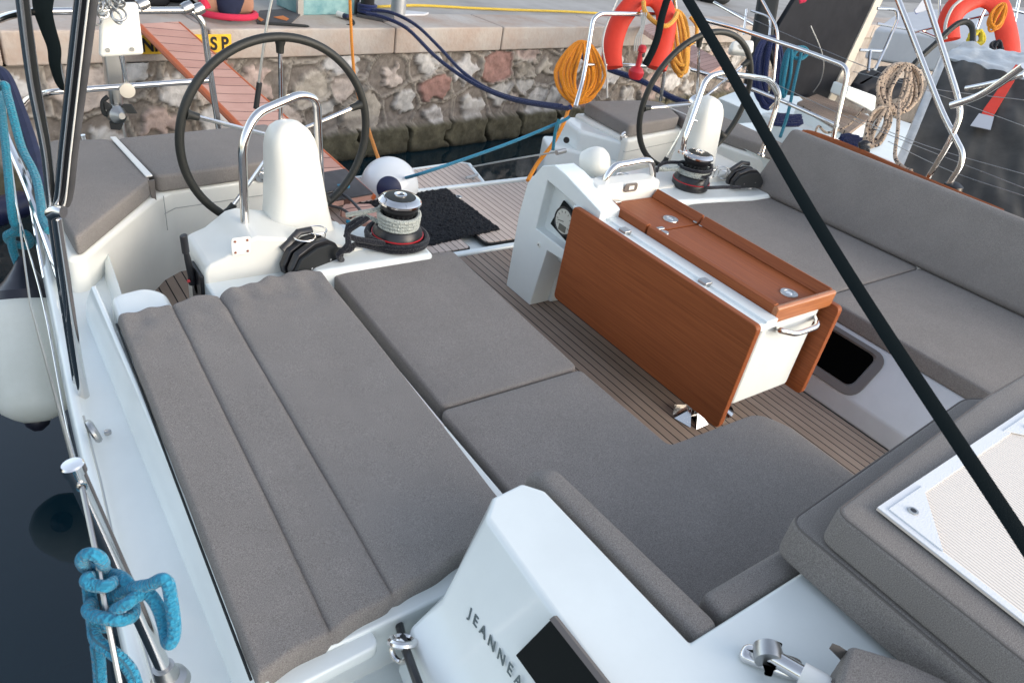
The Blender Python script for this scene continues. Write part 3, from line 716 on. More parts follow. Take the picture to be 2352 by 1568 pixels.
def steering_wheel(c, yaw, tilt, Rw, a0, hub_out):
    n = V(math.sin(yaw) * math.cos(tilt), -math.cos(yaw) * math.cos(tilt), math.sin(tilt))
    u = V(0, 0, 1).cross(n).normalized(); w_ = n.cross(u); c = V(*c)
    wh = obj('steering_wheel', *torus(c, n, Rw, .0215, 96, 14)[:2], leather, Y0)
    for k in range(5):
        th = R(a0 + 72 * k); d = u * math.cos(th) + w_ * math.sin(th)
        vs, fs, us = tube([c + d * .04 + n * hub_out, c + d * (Rw * .5) + n * hub_out * .7, c + d * (Rw - .055)], .0105, 10); obj('spoke', vs, fs, steel, wh)
        vs, fs, us = tube([c + d * (Rw - .075), c + d * (Rw - .04), c + d * (Rw - .015)], lambda t: .018 + .010 * t * t, 10); obj('spoke_boot', vs, fs, leather, wh)
    vs, fs = lathe([(.055, -.03), (.06, .0), (.055, .03), (.035, .05), (.035, .22)], tuple(c - n * .01 + n * hub_out), tuple(n)); obj('hub', vs, fs, steel, wh)
    return wh
pedestal(1.36, 3.40, .46, 1.09)
steering_wheel((1.36, 3.68, .907), .064, -.031, .50, 90, .01)
pedestal(4.56, 3.55, .46, 1.085)
steering_wheel((4.55, 3.70, .987), -.077, -.076, .52, 112, .01)
# starboard helm moulding
hm = [(.80, 0), (.80, .50), (.82, .53), (.90, .56), (1.00, .635), (1.05, .645), (1.26, .60), (1.5, .53), (1.6, .50), (1.6, 0)]
vs, fs = extr([(x, 3.13, z) for x, z in hm], (0, .34, 0)); hmo = obj('helm_moulding', vs, fs, gelc, Y0, bevel=.016, seg=4)
vs, fs = prism([(1.26, 2.98), (1.93, 2.98), (1.96, 3.27), (1.62, 3.46), (1.3, 3.5)], 0, .495); obj('winch_pod', vs, fs, gel, Y0, bevel=.03, seg=4)
hq = [(3.95, 0), (3.95, .50), (4.4, .53), (4.75, .56), (4.95, .58), (5.1, .52), (5.25, .45), (5.3, 0)]
vs, fs = extr([(x, 3.36, z) for x, z in hq], (0, .34, 0)); obj('helm_moulding', vs, fs, gelc, Y0, bevel=.022, seg=4)
vs, fs = prism([(3.98, 3.16), (4.7, 3.05), (5.25, 3.05), (5.3, 3.4), (4.02, 3.5)], 0, .495); obj('winch_pod', vs, fs, gel, Y0, bevel=.03, seg=4)
# square plate with four screws
p = PY(553, 564, 3.13)
pts = round_poly([(p.x - .045, p.z - .045), (p.x + .045, p.z - .045), (p.x + .045, p.z + .045), (p.x - .045, p.z + .045)], .015)
vs, fs = extr([(q.x, 3.128, q.y) for q in pts], (0, -.006, 0)); o = obj('screw_plate', vs, fs, white, hmo, bevel=.003)
for sx in (-1, 1):
    for sz in (-1, 1):
        vs, fs = lathe([(.006, 0), (.005, .003)], (p.x + sx * .028, 3.121, p.z + sz * .028), (0, -1, 0), 12); obj('screw', vs, fs, mat('rusty_screw', (.25, .08, .04), .6) if 'rusty_screw' not in MATS else MATS['rusty_screw'], o)
# engine control
vs, fs, us = join(*[(q[0], q[1]) for q in (lathe([(.085, 0), (.082, .014), (.03, .018)], (.80, 3.24, .36), (-1, 0, 0)), box((.782, 3.15, .26), (.80, 3.31, .47)), tube([PY(444, 652, 3.24), PY(440, 632, 3.24), PY(431, 595, 3.24), PY(427, 578, 3.24)], lambda t: .022 - .009 * t, 8), tube([PY(427, 580, 3.24), PY(424, 560, 3.24), PY(421, 540, 3.24)], .022, 10, flat=.7))])
o = obj('engine_lever', vs, fs, black, Y0, bevel=.004)
vs, fs, us = tube([PY(436, 645, 3.22), PY(430, 646, 3.22)], .008, 8); obj('red_button', vs, fs, red, o)
# recessed black grip under the mattress edge
p = PY(532, 662, 3.12); vs, fs, us = tube([V(p.x - .04, 3.12, p.z - .02), V(p.x - .015, 3.11, p.z + .012), V(p.x + .04, 3.11, p.z + .018)], .012, 8); obj('grip', vs, fs, black, Y0)
def guard(P, r=.0205):
    vs, fs, us = tube(fillet(P, .10, 7), r, 14); g = obj('guard_bar', vs, fs, steel, Y0)
    for q in (P[0], P[-1]):
        vs, fs = lathe([(.036, -.005), (.034, .008), (.024, .012)], tuple(q)); obj('bar_foot', vs, fs, steel, g)
guard([PY(563, 523, 3.30), PY(556, 330, 3.30), PY(585, 262, 3.33), PY(690, 217, 3.42), PY(728, 228, 3.45), PY(738, 470, 3.44)])
guard([PY(1568, 350, 3.42), PY(1572, 320, 3.42), PY(1622, 178, 3.5), PY(1660, 167, 3.5), PY(1768, 183, 3.6), PY(1790, 225, 3.6), PY(1748, 355, 3.55)])
for (u0, v0, u1, v1, y) in ((707, 386, 731, 380, 3.42), (1588, 275, 1600, 278, 3.5)):
    vs, fs, us = tube([PY(u0, v0, y), PY(u1, v1, y)], .009, 8); obj('bar_stay', vs, fs, steel, Y0)
cup_ring(PZ(699, 543, .62), .052, Y0); cup_ring(PZ(728, 528, .62), .047, Y0)
cup_ring(PZ(1633, 385, .60), .047, Y0); cup_ring(PZ(1662, 388, .60), .05, Y0)

# ---------------- winches
LATHE = lathe
def winch(c, k=1.0):
    c = V(*c); zk_ = .88
    def lathe(prof, *a, **kw): return LATHE([(q[0], q[1] * zk_) for q in prof], *a, **kw)
    b = obj('winch', *lathe([(.125 * k, 0), (.135 * k, .012), (.137 * k, .05), (.132 * k, .062), (.134 * k, .066), (.130 * k, .085), (.115 * k, .11), (.09 * k, .12), (.078 * k, .15), (.075 * k, .19), (.085 * k, .215), (.098 * k, .232), (.10 * k, .25), (.09 * k, .256)], tuple(c), seg=48), rubber, Y0)
    b.data.materials[0] = black
    vs, fs = lathe([(.134 * k, .060), (.1375 * k, .062), (.1375 * k, .067), (.134 * k, .069)], tuple(c), seg=48); obj('red_band', vs, fs, red, b)
    vs, fs = lathe([(.098 * k, .252), (.112 * k, .262), (.112 * k, .275), (.098 * k, .292), (.080 * k, .297), (.078 * k, .290)], tuple(c), seg=48); obj('chrome_cap', vs, fs, steel, b)
    vs, fs = lathe([(.078 * k, .29), (.076 * k, .298), (.05 * k, .304), (.034 * k, .305)], tuple(c), seg=40); obj('cap_centre', vs, fs, leather, b)
    vs, fs = lathe([(.034 * k, .303), (.033 * k, .312), (.022 * k, .314), (.018 * k, .306)], tuple(c), seg=32); obj('socket_ring', vs, fs, steel, b)
    vs, fs = lathe([(.018 * k, .308), (.004, .3085)], tuple(c), seg=16); obj('socket', vs, fs, black, b)
    g = []
    for j in range(18):
        th = 2 * math.pi * j / 18; P = [c + V(math.cos(th + .35 * t) * .077 * k, math.sin(th + .35 * t) * .077 * k, (.12 + .09 * t) * zk_) for t in (0, .5, 1)]
        g.append(tube(P, .007, 5))
    vs, fs, us = join(*g); obj('drum_ribs', vs, fs, rubber, b)
    return b
WS = V(1.80, 3.16, .495); WQ = V(4.30, 3.34, .495)
winch(WS); winch(WQ)
def clutch(u, v_, z, ang, k=1.0):
    p = PZ(u, v_, z); M = Matrix.Translation(p) @ Matrix.Rotation(ang, 4, 'Z') @ Matrix.Scale(k, 4)
    pr_ = [(-.15, 0), (-.16, .05), (-.12, .12), (-.02, .155), (.06, .15), (.12, .11), (.155, .06), (.15, 0)]
    b = None
    for s_ in (-1, 1):
        vs, fs = extr([(x, s_ * .028 - .02, z_) for x, z_ in pr_], (0, .04, 0)); vs = [M @ Vector(q) for q in vs]
        q = obj('rope_clutch' if b is None else 'clutch_body', vs, fs, black, Y0 if b is None else b, bevel=.008); b = b or q
    vs, fs = extr([(x, -.07, z_ * .86) for x, z_ in pr_], (0, .02, 0)); obj('cheek_plate', [M @ Vector(q) for q in vs], fs, rubber, b, bevel=.005)
    vs, fs, us = tube([(-.13, .055, .11), (-.03, .055, .175), (.05, .055, .165)], .018, 8, flat=.7); obj('clutch_lever', [M @ q for q in vs], fs, black, b)
    for (x, z_) in ((-.06, .04), (.06, .05)):
        vs, fs = lathe([(.007, 0), (.006, .004)], (x, -.071, z_), (0, -1, 0), 10); obj('rivet', [M @ q for q in vs], fs, steel, b)
clutch(714, 612, .46, R(20)); clutch(1705, 425, .52, R(-10), .9)

# ---------------- coachroof
def cr_(pts): return [V(*q) for q in pts]
top = [(1.02, 1.135), (1.13, 1.145), (1.175, 1.09), (1.19, .52), (2.9, .52), (2.9, -.6), (.88, -.6), (.925, .45), (.945, .78), (.962, 1.08)]
ztop = .80
low1 = [(1.00, 1.14, .30), (1.13, 1.145, .30), (1.175, 1.09, .30), (1.19, .52, .30), (2.9, .52, .30), (2.9, -.6, .30), (.60, -.6, .30), (.66, .45, .30), (.68, .80, .30), (.72, 1.06, .30)]
mid = [(1.00, 1.14, .50), (1.13, 1.145, .50), (1.175, 1.09, .50), (1.19, .52, .50), (2.9, .52, .50), (2.9, -.6, .50), (.72, -.6, .50), (.77, .45, .52), (.80, .80, .535), (.835, 1.055, .55)]
mid2 = [(1.00, 1.14, .46), (1.13, 1.145, .46), (1.175, 1.09, .46), (1.19, .52, .46), (2.9, .52, .46), (2.9, -.6, .46), (.62, -.6, .44), (.675, .45, .46), (.70, .80, .46), (.745, 1.06, .475)]
vs = [V(*q) for q in low1] + [V(*q) for q in mid2] + [V(*q) for q in mid] + [V(x, y, ztop) for x, y in top]
n = len(top); fs = [(i + k * n, (i + 1) % n + k * n, (i + 1) % n + (k + 1) * n, i + (k + 1) * n) for k in range(3) for i in range(n)] + [tuple(3 * n + i for i in range(n)), tuple(range(n - 1, -1, -1))]
roof = obj('coachroof', vs, fs, gel, Y0, bevel=.014, seg=4)
# lettering on the lower slope of the coachroof side
pA, pB, pC = V(.76, 1.02, .512), V(.72, .60, .50), V(.81, .90, .57)
fa, fb, fc = V(.835, 1.055, .55), V(.80, .80, .535), V(.962, 1.08, .8)
fn = (fb - fa).cross(fc - fa).normalized()
if fn.x > 0: fn = -fn
def PRF(u, v_, off=0.0): d = ray(u, v_); t = (fa - CAM).dot(fn) / d.dot(fn); return CAM + d * t + fn * off
xd = (fb - fa).normalized()
p0 = PRF(1076, 1414, .002)
M = frame(p0, (PRF(1196, 1576) - PRF(1080, 1412)), fn.cross(xd))
text('lettering', 'J E A N N E A U', .035, M, mat('grey_lettering', (.16, .20, .21), .4, .6), roof, depth=.0015, sx=1.26, shear=-.3)
wn_ = [PRF(1195, 1503, .006), PRF(1276, 1421, .006)]
wd = V(-.012, -1, .02).normalized() * .8
vs, fs = extr([wn_[0], wn_[1], wn_[1] + wd, wn_[0] + wd], fn * .012); wi = obj('side_window', vs, fs, acryl, roof, bevel=.003)
e0 = wn_[1] + fn * .004
vs, fs = extr([e0, e0 + V(.012, 0, .006), e0 + V(.012, 0, .006) + wd, e0 + wd], fn * .012); obj('window_trim', vs, fs, bronze, wi)

# black line and shackle at the shelf
P = [PZ(915, 1425, .40), PZ(928, 1480, .47), PZ(960, 1568, .50), PZ(1000, 1660, .50)]
tag(obj('black_pole', *tube(P, .0125, 10)[:2], black, bevel=0), 'short black pole running forward from the steel ring below the mattress shelf', 'pole')
rg = obj('steel_ring', *join(torus(PZ(925, 1472, .47), (.3, .5, .8), .034, .011, 32, 8), torus(PZ(918, 1495, .45), (.7, .2, -.2), .030, .008, 32, 8))[:2], steel, bpy.data.objects['black_pole'])

# ---------------- stanchion, lifelines, bimini frame legs (starboard)
st = PZ(166, 1068, 1.13); sb = PZ(392, 1568, .40)
vs, fs, us = tube([sb, st], .0185, 16); so = obj('stanchion', vs, fs, steel, Y0)
dv = (st - sb).normalized()
vs, fs = lathe([(.0225, -.02), (.023, .0), (.020, .004), (.004, .005)], tuple(st), tuple(dv), 24); obj('cap', vs, fs, steel, so)
hcam = (CAM - st); hcam = (hcam - dv * hcam.dot(dv)).normalized()
vs, fs = lathe([(.011, 0), (.011, .004), (.007, .004), (.006, .001)], tuple(st - dv * .045 + hcam * .0185), tuple(hcam), 20); eye = obj('eyelet', vs, fs, steel, so)
vs, fs = lathe([(.0065, .0042), (.002, .0044)], tuple(st - dv * .045 + hcam * .0185), tuple(hcam), 16); obj('eyelet_hole', vs, fs, black, eye)
vs, fs = lathe([(.05, 0), (.045, .02), (.03, .03), (.026, .07)], tuple(sb), tuple(dv), 24); obj('stanchion_base', vs, fs, steeld, so)
w0 = PF(20, 330, 4.6); e0 = st - dv * .045 + hcam * .02
vs, fs, us = tube([w0, PF(70, 700, 3.0), st - dv * .03], .0045, 6); obj('lifeline', vs, fs, steeld, Y0)
vs, fs, us = tube([e0, PF(213, 1300, .0) if False else PZ(225, 1290, 1.03), PZ(250, 1440, .95), PZ(290, 1640, .85)], .0052, 6); obj('lifeline', vs, fs, steeld, Y0)
vs, fs, us = tube([PZ(192, 955, .40), PZ(230, 1100, .44), PZ(275, 1300, .44), PZ(365, 1600, .42)], .004, 6); obj('lower_lifeline', vs, fs, steeld, Y0)
# bimini legs
base = PZ(207, 985, .36); jt = PF(130, 482, 2.25)
def bt(name, L, r, m, flat=1.0):
    PL = [PF(*q) for q in L]; PL = [PL[0] + (PL[0] - PL[1]) * 9] + PL
    vs, fs, us = tube(spline(PL, 5), r, 16, flat=flat, nrm=cr); return obj(name, vs, fs, m, Y0)
def dd(v_, a=1.70, b=2.22): return 1 / ((1 / a) * (1 - v_ / 480) + (1 / b) * (v_ / 480))
steelb = mat('satin_steel', (0.80, 0.80, 0.79), 0.25, 1.0)
bt('bimini_leg', [(u, v_, dd(v_)) for u, v_ in ((38, -60), (44.5, 0), (69, 187), (100, 344), (112, 453), (116, 480))], .0085, steelb)
bt('sail_track', [(u, v_, dd(v_) + .01) for u, v_ in ((51, -60), (58, 0), (83.6, 187), (110, 344), (121, 453), (124, 478))], .0075, rubber)
bt('track_edge', [(u, v_, dd(v_) + .01) for u, v_ in ((60, -60), (66, 0), (91, 187), (117, 344), (127, 453))], .0018, steel)
bt('bimini_leg', [(u, v_, dd(v_)) for u, v_ in ((188, -60), (181, 0), (161, 180), (143, 344), (134, 440), (128, 480), (130, 510))], .0105, steel)
bt('sail_track', [(u, v_, dd(v_)) for u, v_ in ((204, -60), (195, 0), (175, 180), (156, 344), (146, 430), (134, 470))], .0075, black)
bt('track_edge', [(u, v_, dd(v_) - .01) for u, v_ in ((211, -60), (203, 0), (182, 180), (163, 344), (154, 430), (148, 470), (134, 490))], .0024, white)
bt('leg_cover', [(u, v_, dd(v_) + .01) for u, v_ in ((224, -60), (215, 0), (192, 180), (171, 344), (161, 440), (152, 470))], .0105, asph)
vs, fs, us = tube(spline([PF(130, 500, 2.25), PF(150, 640, 2.42), PF(176, 820, 2.68), PF(204, 962, 2.98)], 6), lambda t: .0135 + .007 * t, 16); obj('bimini_lower_leg', vs, fs, steel, Y0)
vs, fs, us = tube([PF(114, 480, 2.3), PF(136, 640, 2.5), PF(182, 935, 3.0)], .010, 10); obj('bimini_stay', vs, fs, steel, Y0)
vs, fs, us = tube([PF(118, 492, 2.22), PF(133, 484, 2.2), PF(146, 486, 2.2)], .020, 14); obj('clamp', vs, fs, steel, Y0)
q = PF(205, 962, 3.02)
vs, fs, us = join(tube([q + V(0, .03, .06), q, q + V(0, -.02, -.03)], .028, 12), torus(PZ(215, 990, .40), (1, .1, .3), .034, .012, 24, 8)); obj('leg_base', vs, fs, steeld, Y0)
p = PZ(248, 995, .335); vs, fs = lathe([(.012, 0), (.012, .012), (.007, .014)], tuple(p)); obj('deck_stud', vs, fs, steeld, Y0)
# cockpit side rail tubes at far left (pushpit forward leg)
for (pp, r_) in (([PF(-10, 190, 4.3), PF(10, 300, 4.0), PF(60, 420, 3.75), PF(112, 560, 3.5), PF(140, 640, 3.35)], .022), ([PF(62, 395, 3.9), PF(82, 520, 3.7), PF(105, 640, 3.5)], .014), ([PF(2, 310, 4.3), PF(45, 500, 3.7), PF(100, 700, 3.2), PF(150, 960, 2.9), PF(175, 1060, 2.75)], .004)):
    vs, fs, us = tube(spline(pp, 5), r_, 10); obj('rail_tube', vs, fs, steel, Y0)
# pushpit starboard
yp = 4.80
def pipe(name, P, r=.019, m=None, f=.09, par=None):
    vs, fs, us = tube(fillet(P, f, 6), r, 12); return obj(name, vs, fs, m or steel, par or Y0)
pipe('pushpit', [PY(-25, 52, 4.4), PY(25, 35, 4.65), PY(70, 27, yp), PY(440, 24, yp), PY(466, 50, yp), PY(486, 190, yp), PY(505, 310, yp)])
pipe('pushpit_rail', [PY(48, 245, 4.3), PY(62, 228, 4.5), PY(110, 212, yp), PY(478, 185, yp)], .017)
for (u0, v0, u1, v1) in ((106, 30, 152, 215), (276, 110, 292, 200), (190, 310, 200, 345)):
    pipe('pushpit_post', [PY(u0, v0, yp), PY(u1, v1, yp)], .014)
p = PY(292, 208, yp - .03); vs, fs = lathe([(.042, -.01), (.042, .01), (.03, .014)], tuple(p), (0, -1, 0), 24); obj('rail_clamp', vs, fs, cream, Y0)
for (u, v_) in ((455, 22), (430, 18), (328, 10)):
    p = PY(u, v_, yp); vs, fs = lathe([(.03, -.03), (.034, 0), (.03, .03)], tuple(p), (1, .2, .4), 12); obj('rail_fitting', vs, fs, steeld, Y0)
# pushpit port: frame with buoy, long side rail, lifelines
pipe('pushpit', [PY(1322, 245, 4.6), PY(1340, 180, 4.75), PY(1362, 45, 4.9), PY(1378, 32, 4.9), PY(1548, 33, 4.95), PY(1552, 20, 4.95), PY(1545, -30, 4.95)])
pipe('pushpit_rail', [PY(1338, 149, 4.85), PY(1518, 152, 4.95)], .016)
pipe('pushpit_post', [PY(1550, 35, 4.95), PY(1530, 140, 4.95), PY(1517, 232, 4.95)], .016)
xs_ = 5.72
pipe('pushpit_side', [PX(1595, 40, xs_), PX(1700, 68, xs_), PX(1850, 118, xs_), PX(1950, 155, xs_), PX(1912, 325, xs_)])
pipe('pushpit_side_rail', [PX(1588, 160, xs_), PX(1700, 193, xs_), PX(1815, 240, xs_), PX(1925, 290, xs_)], .016)
pipe('pushpit_post', [PX(1750, 0, xs_), PX(1788, 70, xs_), PX(1775, 205, xs_)], .012)
pipe('pushpit_arch', [PX(1770, 250, xs_ - .1), PX(1792, 226, xs_ - .1), PX(1786, 200, xs_ - .1), PX(1764, 180, xs_ - .1)], .016)
for i, (a, b) in enumerate((((1640, 6), (2352, 290)), ((1700, 155), (2352, 432)), ((1950, 265), (2352, 400)), ((2040, 325), (2352, 450)), ((1960, 165), (2352, 230)))):
    xq = (6.4, 5.85, 5.85, 5.85, 6.4)[i]
    A_, B_ = PX(*a, xq), PX(*b, xq); mid_ = (A_ + B_) / 2 - V(0, 0, .03)
    vs, fs, us = tube(spline([A_, mid_, B_], 6), .003, 6); obj('lifeline', vs, fs, steeld, Y0)
# port bimini frame
xb = 5.72
pipe('bimini_leg', [PX(2055, -20, xb), PX(2165, 262, xb), PX(2212, 352, xb), PX(2205, 385, xb), PX(2173, 432, xb)], .021, f=.12)
pipe('bimini_leg', [PX(2122, -20, xb), PX(2198, 215, xb), PX(2208, 262, xb), PX(2180, 330, xb), PX(2132, 408, xb)], .02, f=.12)
pipe('bimini_bar', [PX(2352, 152, xb - .4), PX(2300, 190, xb - .35), PX(2250, 222, xb - .3), PX(2184, 243, xb - .3)], .024, f=.2)
pipe('bimini_bar', [PX(2352, 172, xb), PX(2280, 192, xb), PX(2218, 204, xb)], .018)
vs, fs = lathe([(.07, 0), (.065, .03), (.03, .05)], tuple(PX(2190, 428, 5.75) - V(0, 0, .02)), (0, 0, 1), 24); obj('black_deck_ring', vs, fs, black, Y0)
pipe('staff', [PY(630, -25, 4.95), PY(612, 60, 4.95), PY(592, 210, 4.95)], .009, steeld)
pipe('staff_sleeve', [PY(596, 190, 4.95), PY(588, 250, 4.95)], .018, rubber)
# outboard pad on the starboard pushpit
A_, B_, C_, D_ = PY(227, 5, 4.74), PY(313, 3, 4.74), PY(327, 122, 4.72), PY(225, 128, 4.72)
pad = obj('outboard_pad', *extr([A_, B_, C_, D_], (0, -.05, 0)), gelc, Y0, bevel=.02, seg=3)
for (u, v_) in ((248, 116), (304, 114)):
    p = PY(u, v_, 4.666); vs, fs = lathe([(.012, 0), (.01, .006)], tuple(p), (0, -1, 0), 12); obj('bolt', vs, fs, steeld, pad)
rl = obj('coaming_top_rail', *tube(spline([PX(1838, 312, 5.45), PX(1862, 309, 5.5), PX(1960, 345, 5.58), PX(2080, 398, 5.64), PX(2300, 490, 5.7)], 5), .03, 8, flat=.5)[:2], wood, Y0)

# ================================================================== cushions
ft = .09
def cush(name, vs_fs, label, group=None, m=None):
    o = obj(name, *vs_fs, m or fab, angle=80); return tag(o, label, 'cushion', group)
cush('seat_cushion', slab([(1.34, 1.885), (2.045, 1.885), (2.085, 3.045), (1.37, 3.06)], .36, .462, .014, .035), 'flat taupe seat cushion behind the starboard winch, between the long mattress and the table', 'seat cushions of the cockpit')
cush('seat_cushion', slab([(1.32, .60), (2.66, .60), (2.66, 1.16, .02), (2.60, 1.30, .10), (2.055, 1.315, .03), (2.045, 1.872), (1.32, 1.872)], .36, .462, .014, .035), 'large L-shaped taupe seat cushion in front of the table', 'seat cushions of the cockpit')
cush('seat_cushion', slab([(3.93, 1.88), (5.04, 1.88), (4.98, 3.27), (4.25, 3.22), (3.93, 3.05)], .36, .462, .014, .035), 'taupe seat cushion on the port bench beside the far half of the table', 'seat cushions of the cockpit')
cush('seat_cushion', slab([(3.93, .1), (5.22, .1), (5.05, 1.872), (3.93, 1.872)], .36, .462, .014, .035), 'taupe seat cushion at the right, nearest one on the port bench', 'seat cushions of the cockpit')
# port backrest: long leaning slab
zb0, zb1 = .455, .93
bA, bB = V(5.02, 3.20, zb0), V(5.20, 1.0, zb0); dY = (bA - bB)
M = frame(bB + V(.0, -.9, 0), dY, V(.13, 0, .5))
Lb = dY.length + .95
vs, fs = slab([(0, 0), (Lb, 0), (Lb - .10, .52), (0, .52)], -.075, .055, .045, .05, .012, M=M)
vs = [v for v in vs]
cush('backrest_cushion', (vs, fs), 'long taupe backrest leaning along the port side of the cockpit')
seam = [M @ V(.06, .505, .052), M @ V(Lb * .5, .515, .055), M @ V(Lb - .12, .505, .052)]
vs, fs, us = tube(spline(seam, 8), .0045, 6); obj('piping', vs, fs, fabp, bpy.data.objects['backrest_cushion'])
# bulkhead backrests
M = frame(V(1.235, 1.21, .45), (0.055, -1, 0), (-.0, 0, 1)); 
vs, fs = slab([(0, 0), (.70, 0), (.70, .345), (.06, .345), (.0, .30)], -.035, .045, .026, .04, .0, M=M)
cush('backrest_cushion', (vs, fs), 'slim taupe backrest standing against the white coachroof wing')
M = frame(V(1.34, .575, .45), (1, .0, 0), (0, -.04, 1))
vs, fs = slab([(0, 0), (1.0, 0), (1.0, .335), (0, .335)], -.05, .035, .022, .03, .0, M=M)
cush('backrest_cushion', (vs, fs), 'short dark taupe backrest against the bulkhead, under the mesh-topped pad')
# helm seat cushions
cush('helm_cushion', slab([(.335, 3.40), (.79, 4.00), (.725, 4.60), (.42, 4.64), (.30, 4.2)], .505, .605, .018, .06), 'taupe corner cushion on the starboard helm seat, left of the white strap', 'helm seat cushions')
cush('helm_cushion', slab([(.815, 4.02), (1.52, 4.12), (1.68, 4.74), (.745, 4.61)], .505, .605, .018, .05), 'taupe cushion on the starboard helm seat behind the near wheel', 'helm seat cushions')
cush('helm_cushion', slab([(4.54, 4.30), (5.28, 4.42), (5.46, 4.80), (5.3, 4.90), (4.56, 4.93)], .505, .615, .018, .06), 'taupe cushion on the port helm seat under the orange lifebuoy', 'helm seat cushions')
cush('helm_cushion', slab([(5.32, 4.40), (5.47, 3.98), (5.62, 3.52), (5.85, 3.52), (5.86, 4.86), (5.50, 4.82)], .505, .605, .018, .05), 'taupe side cushion on the port helm seat, right of the far pedestal', 'helm seat cushions')
vs, fs = extr([(.765, 4.005, .607), (.80, 4.01, .607), (.745, 4.60, .607), (.715, 4.60, .607)], (0, 0, .01)); o = obj('cushion_strap', vs, fs, white, bevel=.003)
tag(o, 'narrow white strap across the starboard helm cushions', 'strap')
o = obj('strap_end', *extr([(.768, 3.975, .60), (.80, 3.98, .60), (.80, 3.985, .36), (.79, 3.985, .36)], (0, .01, 0)), bronze, o)
vs, fs, us = tube([(5.40, 4.83, .607), (5.42, 4.45, .607)], .008, 6); tag(obj('cushion_strap', vs, fs, white), 'narrow white strap across the port helm cushions', 'strap')

# quilted mattress over the coaming
def mattress():
    c00, c10, c11, c01 = V(.335, 1.10, 0), V(1.23, 1.22, 0), V(1.285, 2.965, 0), V(.385, 2.87, 0)
    nu, nv = 90, 150; z0, z1 = .455, .523
    zs_ = []
    seams = (.235, .455)
    vs = []; 
    def edge(t, L, r=.03):
        e_ = min(t, 1 - t) * L
        return 0 if e_ > r else (r - math.sqrt(max(0, r * r - (r - e_) ** 2)))
    def warp(t, k=2.2): return .5 + .5 * math.copysign(1 - (1 - abs(2 * t - 1)) ** 1.0, 2 * t - 1)
    us_ = sorted(set([0, .003, .008, .015, .025, .035] + [i / nu for i in range(nu + 1)] + [1 - x for x in (.003, .008, .015, .025, .035)] + [1]))
    vs_ = sorted(set([0, .002, .005, .009, .014] + [i / nv for i in range(nv + 1)] + [1 - x for x in (.002, .005, .009, .014)] + [1]))
    # rounded far right corner, soft dents at the near corners
    rows = []
    for t in vs_:
        row = []
        for s_ in us_:
            a = c00.lerp(c10, s_); b = c01.lerp(c11, s_); p = a.lerp(b, t)
            # near end is ragged where the seams pull the edge in
            if t < .12:
                k = (1 - t / .12) ** 2
                for se in seams: p.y += k * .009 * math.exp(-((s_ - se) / .014) ** 2)
                p.y -= k * .004 * math.sin(s_ * 31 + 1)
            if t > .9:
                k = ((t - .9) / .1) ** 2
                for se in seams: p.y -= k * .008 * math.exp(-((s_ - se) / .016) ** 2)
                if s_ > .5: p.y += k * .035 * math.sin((s_ - .5) * 2 * math.pi * .5)
                if s_ > .88: p.y -= k * .06 * ((s_ - .88) / .12) ** 2
            z = z1 - edge(s_, .9, .016) - edge(t, 1.8, .018)
            for se in seams: z -= .012 * math.exp(-((s_ - se) / .006) ** 2) + .003 * math.exp(-((s_ - se) / .022) ** 2)
            z += .007 * (noise.noise(V(p.x * 3.5, p.y * 2.2, 1.3))) 
            k = max(0, (t - .80) / .2) + .4 * max(0, (.12 - t) / .12)
            z += k * .024 * noise.noise(V(p.x * 13 + p.y * 5, p.y * 6 - p.x * 5, 5.1))
            z -= (t < .5) * .02 * max(0, .5 - t) ** 2
            row.append(V(p.x, p.y, z))
        rows.append(row)
    H, W_ = len(rows), len(rows[0]); vs = [p for r_ in rows for p in r_]
    fs = [(i * W_ + j, i * W_ + j + 1, (i + 1) * W_ + j + 1, (i + 1) * W_ + j) for i in range(H - 1) for j in range(W_ - 1)]
    rim = [(0, j) for j in range(W_)] + [(i, W_ - 1) for i in range(1, H)] + [(H - 1, j) for j in range(W_ - 2, -1, -1)] + [(i, 0) for i in range(H - 2, 0, -1)]
    cen = V(.8, 2.0, 0)
    prev = [i * W_ + j for i, j in rim]
    for dz, out in ((-.02, .004), (-.04, .002), (-.06, -.01), (-.075, -.03)):
        st_ = len(vs)
        for (i, j) in rim:
            p = rows[i][j]; n_ = V(0, 0, 0)
            if i == 0: n_ += V(0, -1, 0)
            if i == H - 1: n_ += V(0, 1, 0)
            if j == 0: n_ += V(-1, 0, 0)
            if j == W_ - 1: n_ += V(1, 0, 0)
            n_.normalize(); wob = .004 * noise.noise(V(p.x * 9, p.y * 9, dz * 40))
            drop = dz * (1.0 + .25 * (i == 0))
            vs.append(V(p.x, p.y, max(.40, p.z + drop + wob)) + n_ * (out + wob))
        cur = list(range(st_, len(vs))); m_ = len(cur)
        fs += [(prev[k], prev[(k + 1) % m_], cur[(k + 1) % m_], cur[k]) for k in range(m_)]
        prev = cur
    return vs, fs
mt = cush('mattress', mattress(), 'long quilted taupe mattress with two seams lying on the starboard coaming')
mt['category'] = 'mattress'

